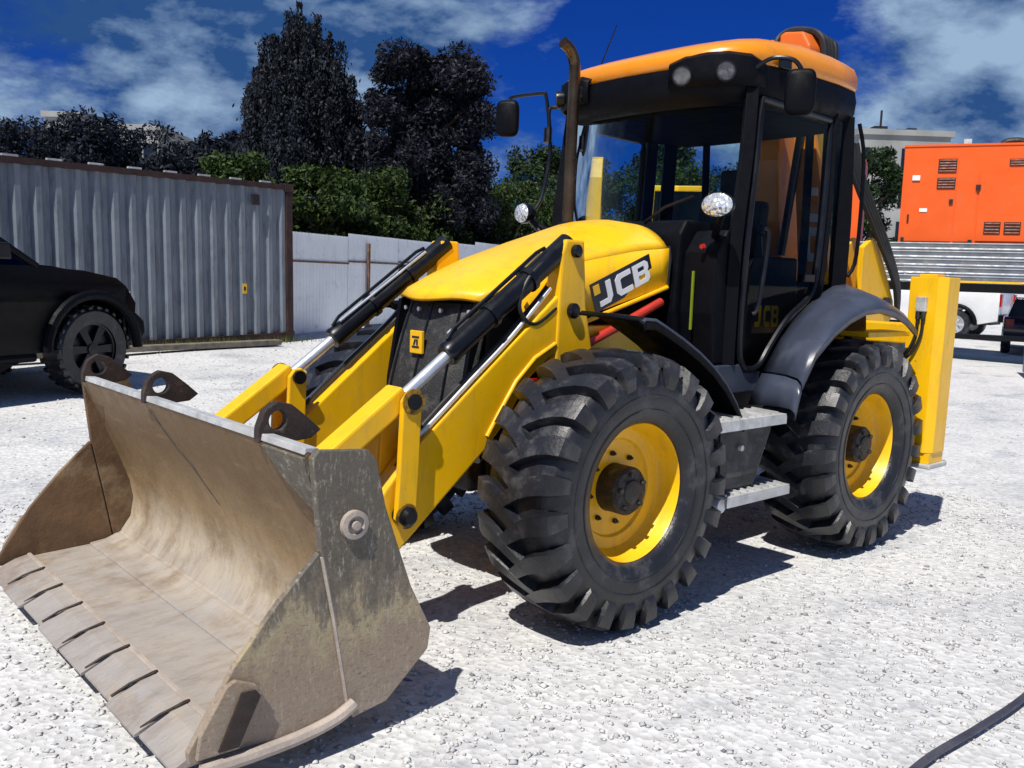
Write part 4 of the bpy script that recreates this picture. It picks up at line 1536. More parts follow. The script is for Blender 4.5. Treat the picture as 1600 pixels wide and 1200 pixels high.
# ---- stabiliser legs
for s in (1, -1):
    bm = B()
    # front face broad, chamfered outer corner, slight taper towards the foot
    prof = [(-2.95, 1.00), (-2.95, 1.195), (-2.995, 1.245), (-3.17, 1.245), (-3.20, 1.22), (-3.20, 1.00)]
    lo = [(x, (y if y < 1.1 else y-0.010)) for x, y in prof]
    V0 = [bm.verts.new((x, s*y, 0.56)) for x, y in lo]
    V1 = [bm.verts.new((x, s*y, 1.765)) for x, y in prof]
    n = len(prof)
    bm.faces.new(V0)
    bm.faces.new(V1[::-1])
    for i in range(n):
        bm.faces.new((V0[i], V1[i], V1[(i+1) % n], V0[(i+1) % n]))
    fix(bm)
    st = mobj('stabiliser_leg', bm, 'yellow', bev=0.006)
    bm = B()
    y0, y1 = sorted((s*1.015, s*1.225))
    box(bm, -3.18, -2.965, y0, y1, 0.49, 0.558)
    mobj('inner_leg', bm, 'yellow', st)
    bm = B()
    y0, y1 = sorted((s*0.99, s*1.25))
    box(bm, -3.21, -2.93, y0, y1, 0.455, 0.488)
    mobj('foot_plate', bm, 'steel', st, bev=0.01)
    bm = B()
    y0, y1 = sorted((s*1.04, s*1.16))
    box(bm, -3.12, -3.0, y0, y1, 1.766, 1.785)
    mobj('leg_cap', bm, 'yellow', st, bev=0.004)
    bm = B()
    y0, y1 = sorted((s*1.065, s*1.135))
    box(bm, -2.9495, -2.915, y0, y1, 1.53, 1.63)
    mobj('valve_block', bm, 'steel', st, bev=0.006)
    for q in (1.082, 1.118):
        bm = B()
        lathe(bm, [(0.016, 0), (0.016, 0.05)], (-2.932, s*q, 1.478), 'z', 8)
        mobj('hose_fitting', bm, 'hub', st)
        bm = B()
        tube(bm, smooth_path([(-2.932, s*q, 1.48), (-2.932, s*(q-0.01), 1.36), (-2.925, s*(q-0.06), 1.24), (-2.90, s*(q-0.14), 1.18), (-2.95, s*(q-0.30), 1.16)], 5), 0.011, 8)
        mobj('stabiliser_hose', bm, 'rubber2', st, smooth=True)
bm = B()
box(bm, -3.17, -2.99, -1.00, 1.00, 0.80, 0.98)
mobj('rear_frame_beam', bm, 'yellow', bev=0.01)
bm = B()
box(bm, -3.17, -2.99, -1.00, 1.00, 1.30, 1.44)
mobj('rear_frame_beam', bm, 'yellow', bev=0.01)

# ---- backhoe: kingpost, boom, dipper, bucket
bm = B()
box(bm, -3.42, -3.175, 0.02, 0.40, 0.72, 1.52)
mobj('kingpost', bm, 'yellow', bev=0.03)
bm = B()
prism(bm, [(-3.10, 1.35), (-2.92, 1.75), (-2.80, 2.15), (-2.75, 2.60), (-2.75, 3.10), (-2.80, 3.36), (-2.90, 3.44), (-3.02, 3.44), (-3.08, 3.30), (-3.04, 3.05), (-3.03, 2.60), (-3.10, 2.15),
           (-3.20, 1.75), (-3.32, 1.40)], -0.17, 0.03)
bo = mobj('boom', bm, 'roofpaint', bev=0.012)  # deeper orange than the machine yellow: dimming by the glass put into the paint
bm = B()
prism(bm, [(-0.22, 3.12), (-0.215, 3.38), (-0.17, 3.46), (-0.08, 3.485), (-0.045, 3.42), (-0.045, 3.12)], -2.98, -2.74, 'x')
mobj('boom_head', bm, 'redorange', bev=0.045, seg=3)
bm = B()
prism(bm, [(-0.02, 3.10), (-0.02, 3.49), (0.02, 3.51), (0.17, 3.49), (0.235, 3.38), (0.235, 3.10)], -2.99, -2.73, 'x')
dh = mobj('dipper_head', bm, 'redorange', bev=0.045, seg=3)
for y_, z_ in ((0.15, 3.27), (0.03, 3.29)):
    bm = B()
    lathe(bm, [(0.022, -2.735), (0.022, -2.715)], (0, y_, z_), 'x', 12)
    mobj('head_pin', bm, 'black', dh)
for k in range(4):
    bm = B()
    e = 0.035*k
    tube(bm, smooth_path([(-2.76-e, -0.03+0.01*k, 3.18), (-2.72-e, -0.035+0.008*k, 3.42), (-2.80-e, 0.0+0.012*k, 3.525), (-2.86-e, 0.12, 3.53-0.008*k), (-2.86-e, 0.23+0.012*k, 3.475-0.012*k), (-2.86-e, 0.275+0.01*k, 3.36), (-2.86-e, 0.30, 3.05)], 5), 0.024, 8)
    mobj('head_hose', bm, 'rubber2', smooth=True)
# dipper hanging behind
bm = B()
prism(bm, [(-3.06, 3.45), (-3.25, 3.42), (-3.36, 3.10), (-3.46, 2.40), (-3.56, 1.70), (-3.60, 1.30), (-3.44, 1.30), (-3.36, 1.75), (-3.22, 2.45), (-3.10, 3.0)], -0.15, 0.02)
mobj('dipper', bm, 'yellow', bev=0.010)
# boom guard plate facing the cab, with the wordmark
bm = B()
prism(bm, [(0.055, 2.98), (0.205, 2.95), (0.30, 2.55), (0.40, 2.10), (0.47, 1.52), (0.22, 1.52), (0.16, 2.10)], -2.90, -2.85, 'x')
sdp = mobj('boom_guard', bm, 'roofpaint', bev=0.006)  # same deeper orange, carries the dimmed tone behind the door glass
lettering(sdp, Vector((-2.8495, 0.205, 2.15)), Vector((0, 0.13, -0.01)), Vector((0, -0.02, 0.25)), Vector((1, 0, 0)), 'C', [(0.0, 1.0, 0, 1)], 'white', 0.0, 0.003)
lettering(sdp, Vector((-2.8495, 0.245, 1.86)), Vector((0, 0.13, -0.01)), Vector((0, -0.02, 0.25)), Vector((1, 0, 0)), 'C', [(0.0, 1.0, 0, 1)], 'white', 0.0, 0.003)
bm = B()
tube(bm, [(-2.82, 0.175, 2.95), (-2.84, 0.05, 1.90)], 0.030, 14)
mobj('boom_ram', bm, 'black', smooth=True, ang=40)
# slew casting plates and hose bundle to the rear
for ya in (0.30, 0.44):
    bm = B()
    prism(bm, [(-3.26, 1.45), (-3.26, 1.98), (-3.40, 2.06), (-3.52, 1.98), (-3.80, 1.58), (-3.82, 1.46), (-3.70, 1.38)], ya, ya+0.045)
    sw = mobj('swing_plate', bm, 'yellow', bev=0.008)
bm = B()
lathe(bm, [(0.055, 0.28), (0.055, 0.51)], (-3.66, 0, 1.555), 'y', 18)
mobj('swing_pin', bm, 'black')
for k in range(4):
    bm = B()
    o_ = 0.02*k
    tube(bm, smooth_path([(-3.02-o_, 0.40+o_, 2.72), (-3.10-o_, 0.46+o_*0.7, 2.45), (-3.40-o_, 0.52+o_*0.5, 2.05), (-3.70-o_, 0.53, 1.72), (-3.85, 0.50, 1.45)], 5), 0.020, 8)
    mobj('swing_hose', bm, 'rubber2', smooth=True)
bm = B()
prism(bm, [(-3.84, 1.36), (-4.18, 1.36), (-4.35, 1.05), (-4.25, 0.70), (-3.95, 0.62), (-3.62, 0.72), (-3.60, 0.80), (-3.95, 0.80), (-4.10, 1.0), (-3.86, 1.15)], -0.28, 0.38)
mobj('digging_bucket', bm, 'boxgrey', bev=0.01)

# ------------------------------------------------------------------ black cable on the ground
bm = B()
tube(bm, smooth_path([(0.62, 2.64, 0.022), (0.13, 2.61, 0.022), (-0.30, 2.635, 0.024), (-0.75, 2.645, 0.022), (-1.5, 2.60, 0.022), (-2.6, 2.75, 0.022), (-4.0, 3.2, 0.022)], 8), 0.0140, 10)
tag(obj('rubber_cable', bm, 'cable', smooth=True), 'thick black rubber cable lying across the gravel at lower right', 'cable')

# ------------------------------------------------------------------ shipping container
CT = empty('shipping_container', (-4.88, -11.32, 0.36), math.atan2(0.59, 2.88), 'grey corrugated steel shipping container behind the black pickup', 'container')
CL, CH, CD = 12.2, 2.84, 2.44
CT.rotation_euler = (0, 0.018, math.atan2(0.59, 2.88))
bm = B()
pts = []
x = 0.14
while x < CL-0.2:
    pts += [(x, 0.0), (x+0.075, 0.0), (x+0.145, -0.068), (x+0.220, -0.068)]
    x += 0.29
pts.append((x, 0.0))
grid(bm, [[(a, b-0.03, z) for a, b in pts] for z in (0.16, 1.0, 1.9, CH-0.11)])
sp = obj('side_panel', bm, 'container', CT)
solidify(sp, 0.004, 0)
bm = B()
box(bm, 0.12, CL, -0.10, 0.0, 0.0, 0.16)
obj('bottom_rail', bm, 'rustred', CT, bev=0.006)
bm = B()
box(bm, 0.12, CL, -0.10, 0.002, CH-0.11, CH-0.02)
obj('top_rail', bm, 'rustred', CT, bev=0.008)
bm = B()
box(bm, 0.0, 0.13, -0.12, 0.012, 0.18, CH-0.15)
obj('corner_post', bm, 'rustred', CT, bev=0.01)
bm = B()
box(bm, 0.0, 0.13, -CD, -CD+0.12, 0.18, CH-0.15)
obj('corner_post', bm, 'rustred', CT, bev=0.01)
for z0, z1 in ((0.0, 0.178), (CH-0.148, CH)):
    for y0, y1 in ((-0.16, 0.02), (-CD-0.02, -CD+0.16)):
        bm = B()
        box(bm, -0.02, 0.16, y0, y1, z0, z1)
        obj('corner_casting', bm, 'rustred', CT, bev=0.015)
bm = B()
box(bm, 0.03, 0.06, -CD+0.12, -0.12, 0.18, CH-0.15)
dp = obj('end_door', bm, 'rustred', CT)
bm = B()
box(bm, 0.025, 0.0295, -0.30, -0.14, 1.1, 1.75)
obj('door_patch', bm, 'blue', dp)
for y in (-0.4, -0.9, -1.5, -2.0):
    bm = B()
    tube(bm, [(-0.0, y, 0.2), (-0.0, y, CH-0.2)], 0.018, 8)
    obj('lock_rod', bm, 'steel', dp, smooth=True)
bm = B()
box(bm, 0.1, CL, -CD, -0.02, CH-0.06, CH-0.022)
obj('container_roof', bm, 'rustred', CT)
bm = B()
box(bm, CL, CL+0.1, -CD, 0, 0, CH)
obj('end_wall', bm, 'container', CT)
bm = B()
box(bm, 0.1, CL, -CD, -CD+0.04, 0.0, CH-0.06)
obj('back_wall', bm, 'container', CT)
for k, x in enumerate(np.arange(0.45, CL, 0.62)):
    bm = B()
    box(bm, x, x+0.22, -0.07, -0.02, CH-0.018, CH+0.012)
    obj('roof_bow_end', bm, 'steel', CT)
for x in (0.72,):
    bm = B()
    prism(bm, [(x, CH-0.42), (x+0.16, CH-0.42), (x+0.16, CH-0.24), (x, CH-0.24)], -0.029, 0.012)
    obj('side_vent', bm, 'vent', CT, bev=0.01)
bm = B()
prism(bm, [(0.995, 0.88), (1.085, 0.88), (1.085, 1.05), (0.995, 1.05)], -0.029, -0.022)
lb = obj('warning_label', bm, 'yellow', CT)
bm = B()
prism(bm, [(1.02, 0.93), (1.06, 0.93), (1.06, 1.0), (1.02, 1.0)], -0.0215, -0.019)
obj('label_mark', bm, 'vent', lb)
# timber sleepers under and beside
for k, (x, ln, y) in enumerate(((0.7, 3.0, 0.34), (3.9, 2.6, 0.42))):
    t = obj('timber_sleeper', prism(B(), [(0, 0), (ln, 0), (ln, 0.09), (0, 0.09)], 0, 0.2), 'wood', bev=0.012)
    t.matrix_world = Matrix.Translation((-4.88, -11.32, 0.345)) @ Matrix.Rotation(math.atan2(0.59, 2.88)+0.03*k, 4, 'Z') @ Matrix.Translation((x, y, 0))
    tag(t, ['weathered timber sleeper at the container foot, nearer its rusty corner', 'weathered timber sleeper at the container foot, nearer the black pickup'][k], 'sleeper', 'sleepers along the container')
# weeds at the foot of the container
def weeds():
    N = 900
    x = RNG.normal(1.9, 1.1, N)
    y = RNG.uniform(0.02, 0.34, N)
    hgt = RNG.uniform(0.03, 0.16, N)
    a = RNG.random(N)*2*PI
    w = 0.006
    b0 = np.stack([x-w*np.cos(a), y-w*np.sin(a), np.zeros(N)], 1)
    b1 = np.stack([x+w*np.cos(a), y+w*np.sin(a), np.zeros(N)], 1)
    tp = np.stack([x+RNG.normal(0, 0.03, N), y+RNG.normal(0, 0.03, N), hgt], 1)
    V = np.stack([b0, b1, tp], 1).reshape(-1, 3)
    F = np.arange(3*N).reshape(-1, 3)
    o = np_mesh('weeds', V, F, 'grass')
    o.location = (-4.88, -11.32, 0.35)
    o.rotation_euler = (0, 0, math.atan2(0.59, 2.88))
    tag(o, 'thin green weeds growing at the foot of the container', 'weeds', kind='stuff')


weeds()

# ------------------------------------------------------------------ white sheet fence
FA = math.atan2(-2.60, -5.2)
FN = empty('sheet_fence', (-5.2, -12.09, 0.36), FA, 'white metal sheet fence with rusty posts in front of the hedge', 'fence')
for k in range(9):
    x0, x1 = -0.1+k*2.2, -0.1+(k+1)*2.2-0.012
    zb = gh(0, -12.09-0.447*x0)-0.36
    bm = B()
    prof = []
    q = x0
    while q < x1-0.10:
        prof += [(q, 0.0), (q+0.05, 0.0), (q+0.065, 0.007), (q+0.10, 0.007)]
        q += 0.115
    prof.append((x1, 0.0))
    lift = 0.03*math.sin(k*1.9)
    grid(bm, [[(x, d, z) for x, d in prof] for z in (zb+0.02, zb+1.0, zb+2.0+lift)])
    solidify(obj('fence_sheet', bm, 'sheet', FN), 0.003, 0)
    if k % 2:
        bm = B()
        box(bm, x0+0.72, x0+0.79, -0.08, -0.030, zb-0.1, zb+1.85)
        obj('fence_post', bm, 'rust', FN, bev=0.005)
    bm = B()
    box(bm, x0, x1+0.01, -0.029, -0.012, zb+1.42, zb+1.455)
    obj('fence_rail', bm, 'rust', FN)

# ------------------------------------------------------------------ trees
def leaves(P, size, N, flat=0.0, upright=0.0):
    """quads at points P, random orientation"""
    n = len(P)
    d = RNG.normal(size=(n, 3))
    d[:, 2] += upright*2.0
    d /= np.linalg.norm(d, axis=1, keepdims=True)
    e = RNG.normal(size=(n, 3))
    e -= d*np.sum(d*e, 1, keepdims=True)
    e /= np.linalg.norm(e, axis=1, keepdims=True)
    s = size*RNG.uniform(0.55, 1.35, (n, 1))
    a = d*s
    b = e*s*0.42
    V = np.stack([P-a*0.5, P+b*0.5, P+a*0.6, P-b*0.5], 1).reshape(-1, 3)
    F = np.arange(4*n).reshape(-1, 4)
    return V, F


def tree(name, loc, H, R, mat, label, cat='tree', group=None, nclump=40, nleaf=7000, size=0.16, shape='round', base=0.15, upright=0.0, seed=0, skirt=False):
    global RNG
    RNG = np.random.default_rng(1000+seed)
    T = empty(name, loc, 0, label, cat, group)
    bm = B()
    rb = 0.05+0.018*H
    pth = [(0.06*math.sin(k*1.7+seed)*k*0.3, 0.06*math.cos(k*1.3+seed)*k*0.3, -0.2+H*0.80*k/5) for k in range(6)]
    tube(bm, pth, [rb*(1-0.85*k/5)*(1.25 if k == 0 else 1) for k in range(6)], 10)
    for k in range(9):
        a = RNG.random()*2*PI
        z0 = H*RNG.uniform(0.18, 0.65)
        ln = R*RNG.uniform(0.45, 0.85)
        tube(bm, [(0, 0, z0), (ln*0.5*math.cos(a), ln*0.5*math.sin(a), z0+0.25*ln), (ln*math.cos(a), ln*math.sin(a), z0+0.7*ln)], [rb*0.4, rb*0.28, rb*0.08], 6)
    obj('trunk', bm, 'bark', T, smooth=True)
    C, S = [], []
    for k in range(nclump):
        u = RNG.random()
        a = RNG.random()*2*PI
        if shape == 'cone':
            t = base+(1-base)*u
            env = (1-((t-0.42)/0.60)**2)
            env = max(env, 0.0)**0.60
            rr = R*env*np.sqrt(RNG.random())*0.92
            c = (rr*math.cos(a), rr*math.sin(a), H*t*0.93)
            s = (0.17*R, 0.17*R, 0.42*R*RNG.uniform(0.7, 1.2))
        elif shape == 'spires':
            rr = R*0.95*math.sqrt((k+0.5)/nclump)
            a = k*2.39996
            topz = H*(1.0-0.36*(rr/R)**2.4)*RNG.uniform(0.90, 1.0)
            c = (rr*math.cos(a), rr*math.sin(a), H*RNG.uniform(0.10, 0.24)+0.10*H*(rr/R))
            s = (0.30*R*RNG.uniform(0.8, 1.25), 0.0, topz-c[2])
        elif shape == 'mound':
            t = 0.02+0.98*u
            env = math.sqrt(max(0.0, 1-max(0, (t-0.45)/0.62)**2))
            rr = R*env*math.sqrt(RNG.random())
            c = (rr*math.cos(a), rr*math.sin(a), H*t*0.90)
            s = (0.34*R*RNG.uniform(0.6, 1.2),)*2+(0.26*R,)
        else:
            t = base+(1-base)*u
            env = math.sqrt(max(0.0, 1-((t-(0.5+base*0.5))/(0.55*(1-base)+0.02))**2))
            rr = R*env*np.sqrt(RNG.random())
            c = (rr*math.cos(a), rr*math.sin(a), H*t*0.93)
            s = (0.30*R*RNG.uniform(0.5, 1.2),)*2+(0.24*R*RNG.uniform(0.6, 1.3),)
        C.append(c)
        S.append(s)
    C, S = np.array(C), np.array(S)
    idx = RNG.integers(0, nclump, nleaf)
    g = RNG.normal(size=(nleaf, 3))
    g /= np.linalg.norm(g, axis=1, keepdims=True)
    g *= (RNG.random((nleaf, 1))**0.45)
    P = C[idx]+g*S[idx]
    if shape == 'spires':
        t = RNG.random(nleaf)**1.15
        an = RNG.random(nleaf)*2*PI
        lump = 0.75+0.35*np.sin(t*19+idx*1.3+an*2)
        rad = S[idx, 0]*(1.06-t)**0.55*np.minimum(1, 0.5+t*4)*lump*RNG.random(nleaf)**0.4
        P = np.stack([C[idx, 0]*(1-0.10*t)+rad*np.cos(an), C[idx, 1]*(1-0.10*t)+rad*np.sin(an), C[idx, 2]+t*S[idx, 2]], 1)
    # ragged sprigs
    k = nleaf//14
    P[:k] += RNG.normal(size=(k, 3))*0.035*R
    P[:, 2] = np.clip(P[:, 2], 0.03, None)
    V, F = leaves(P, size, nleaf, upright=upright)
    np_mesh('crown', V, F, mat, T)
    return T


tree('conifer_tree', (-10.62, -21.46, 0.81), 8.75, 2.0, 'leafd', 'tall dark many spired conifer behind the hedge, taller of the two dark trees', shape='spires', nclump=60, nleaf=150000, size=0.12, upright=0.9, base=0.16, seed=1)
tree('dark_tree', (-12.75, -18.0, 0.66), 7.75, 2.05, 'leafp', 'broad dark tree with ragged crown right of the tall conifer', nclump=120, nleaf=85000, size=0.14, base=0.20, seed=2)
hedge = [((-6.25, -16.47, 0.59), 3.9, 1.15), ((-7.6, -15.3, 0.52), 3.8, 1.2), ((-10.03, -16.47, 0.59), 3.95, 1.3), ((-13.73, -18.61, 0.69), 4.15, 1.6), ((-17.51, -19.98, 0.75), 4.3, 1.8),
         ((-20.44, -20.16, 0.75), 4.9, 1.8), ((-22.69, -19.55, 0.73), 5.2, 1.8), ((-25.23, -18.73, 0.69), 5.9, 1.8), ((-26.9, -17.26, 0.63), 6.1, 1.7), ((-28.74, -15.59, 0.55), 6.0, 1.9),
         ((-8.7, -15.7, 0.52), 3.3, 1.1), ((-12.0, -17.3, 0.6), 3.6, 1.4), ((-15.5, -19.2, 0.7), 3.8, 1.5)]
hl_lab = ['green leafy bush above the container top corner', 'green bush just right of the container corner, behind the fence', 'green bush behind the fence below the gap between the two dark trees',
          'green bush behind the fence below the broad dark tree', 'green bush beneath the far mirror of the backhoe', 'green bush seen left of the exhaust stack', 'green bush seen through the cab, right of the exhaust',
          'green bush seen through the middle of the windscreen', 'green bush seen through the cab at the rear pillar', 'green bush hidden mostly behind the backhoe boom',
          'low green bush behind the fence post, left half of the fence', 'low green bush behind the fence, above the far loader arm', 'low green bush behind the right end of the visible fence']
for k, ((loc, H, R), lb) in enumerate(zip(hedge, hl_lab)):
    tree('leafy_bush', loc, H, R, 'leafg' if k not in (5, 6, 8) else 'leafm', lb, 'bush', 'bushes along the fence', nclump=70, nleaf=20000 if k < 6 or k > 9 else 12000, size=0.14, shape='mound', seed=20+k)
far = [((-5.56, -33.69, 0.9), 5.9, 1.9, 'dark tree above the container, leftmost in view'), ((-7.59, -31.97, 0.9), 6.5, 1.7, 'dark tree in front of the pale rooftops, tallest of the left row'),
       ((-9.77, -31.31, 0.9), 6.0, 1.7, 'dark rounded tree right of the pale rooftops'), ((-10.99, -30.11, 0.9), 5.4, 1.5, 'low dark tree between rooftops and conifer'),
       ((-10.9, -27.64, 0.9), 5.7, 1.4, 'dark tree touching the left side of the conifer'), ((-7.10, -35.04, 0.9), 5.9, 1.6, 'dark tree under the left pale rooftop'),
       ((-8.8, -33.0, 0.9), 5.2, 1.6, 'low dark tree behind the container, mid row')]
for k, (loc, H, R, lb) in enumerate(far):
    tree('distant_tree', loc, H*1.02, R*1.25, 'leafb', lb, 'tree', 'dark trees behind the container', nclump=60, nleaf=18000, size=0.18, shape='mound', seed=50+k)
mids = [((-23.29, -24.65, 0.9), 6.5, 1.8, 'green tree behind the hedge, left of the exhaust stack'), ((-25.51, -23.97, 0.9), 6.2, 1.7, 'green tree behind the hedge, just right of the exhaust stack'),
        ((-28.34, -21.62, 0.82), 7.4, 2.1, 'green tree seen through the windscreen centre'), ((-33.93, -15.22, 0.53), 7.7, 1.5, 'dark green tree between the cab and the orange generator')]
for k, (loc, H, R, lb) in enumerate(mids):
    tree('broadleaf_tree', loc, H, R, 'leafm', lb, 'tree', 'trees behind the hedge', nclump=70, nleaf=16000, size=0.20, shape='mound', seed=70+k)

# ------------------------------------------------------------------ far buildings
def building(name, loc, rz, L, D, Hh, label, rows_, cols, win=(1.2, 1.5), roof_things=True, dark=False, top=1.1):
    b = empty(name, loc, rz, label, 'building')
    bm = B()
    box(bm, 0, L, 0, D, 0, Hh)
    wl_ = obj('wall', bm, 'concrete', b)
    bm = B()
    box(bm, -0.25, L+0.25, -0.25, D+0.25, Hh+0.003, Hh+0.5)
    obj('roof', bm, 'rustred' if dark else 'concrete', b)
    for r in range(rows_):
        for c in range(cols):
            x = (c+0.5)*L/cols
            z = Hh-top-win[1]/2-r*3.2
            bm = B()
            box(bm, x-win[0]/2, x+win[0]/2, -0.05, -0.004, z-win[1]/2, z+win[1]/2)
            obj('window', bm, 'darkwin', b)
    if roof_things:
        for (x, w, hh) in ((L*0.30, 1.2, 0.8), (L*0.36, 0.15, 2.2), (L*0.55, 0.9, 0.6), (L*0.68, 0.8, 0.7)):
            bm = B()
            box(bm, x, x+w, D*0.3, D*0.3+w, Hh+0.5, Hh+0.5+hh)
            obj('roof_vent', bm, 'vent', b)
    return b


building('flat_roof_building', (-74.05, -37.36, 0.0), math.atan2(5.33, -5.99), 8.1, 10, 15.2, 'pale flat roofed block far behind the orange generator', 3, 5, (0.42, 2.0), True)
building('office_block', (-20.27, -85.36, 0.0), math.atan2(5.0, -5.4), 3.0, 8, 14.3, 'pale rooftop far away above the left dark trees', 2, 3, roof_things=False)
building('apartment_block', (-23.5, -82.4, 0.0), math.atan2(2.0, -2.2)+0.02, 5.6, 8, 13.4, 'lower pale rooftop right of the far office roof', 2, 4, roof_things=False)


# ------------------------------------------------------------------ vehicles
def car_wheel(parent, x, y, R, w, side, rimmat='chrome', spokes=6, lugs=0):
    t = empty('wheel')
    t.parent = parent
    t.location = (x, y, R)
    bm = B()
    lathe(bm, [(R*0.62, -w/2), (R*0.9, -w/2-0.012), (R*0.985, -w/2+0.03), (R, 0), (R*0.985, w/2-0.03), (R*0.9, w/2+0.012), (R*0.62, w/2)], (0, 0, 0), 'y', 40, caps=False)
    if lugs:
        for k in range(lugs):
            a = 2*PI*k/lugs
            for s in (1, -1):
                bm2 = [bm.verts.new((q*R*math.cos(a+da), s*yy, q*R*math.sin(a+da))) for q, da, yy in
                       ((0.97, -0.05, w*0.25), (0.97, 0.05, w*0.25), (0.95, 0.05, w*0.54), (0.95, -0.05, w*0.54),
                        (1.03, -0.045, w*0.25), (1.03, 0.045, w*0.25), (1.01, 0.045, w*0.54), (1.01, -0.045, w*0.54))]
                for f in ((4, 5, 6, 7), (0, 1, 5, 4), (1, 2, 6, 5), (2, 3, 7, 6), (3, 0, 4, 7)):
                    bm.faces.new([bm2[i] for i in f])
    obj('tyre', bm, 'rubber', t, ang=35)
    bm = B()
    lathe(bm, [(R*0.62, side*w*0.42), (R*0.58, side*w*0.40), (R*0.55, side*w*0.15), (R*0.1, side*w*0.12)], (0, 0, 0), 'y', 32, caps=False)
    for k in range(spokes):
        a = 2*PI*k/spokes
        d, n_ = Vector((math.cos(a), 0, math.sin(a))), Vector((-math.sin(a), 0, math.cos(a)))
        q = [d*R*0.1+n_*R*0.07, d*R*0.57+n_*R*0.10, d*R*0.57-n_*R*0.10, d*R*0.1-n_*R*0.07]
        lo = [bm.verts.new(v+Vector((0, side*w*0.25, 0))) for v in q]
        hi = [bm.verts.new(v+Vector((0, side*w*0.37, 0))) for v in q]
        bm.faces.new(hi)
        for i in range(4):
            bm.faces.new((lo[i], lo[(i+1) % 4], hi[(i+1) % 4], hi[i]))
    lathe(bm, [(R*0.14, side*w*0.25), (R*0.14, side*w*0.42), (R*0.05, side*w*0.43)], (0, 0, 0), 'y', 16)
    fix(bm)
    obj('rim', bm, rimmat, t, ang=35)


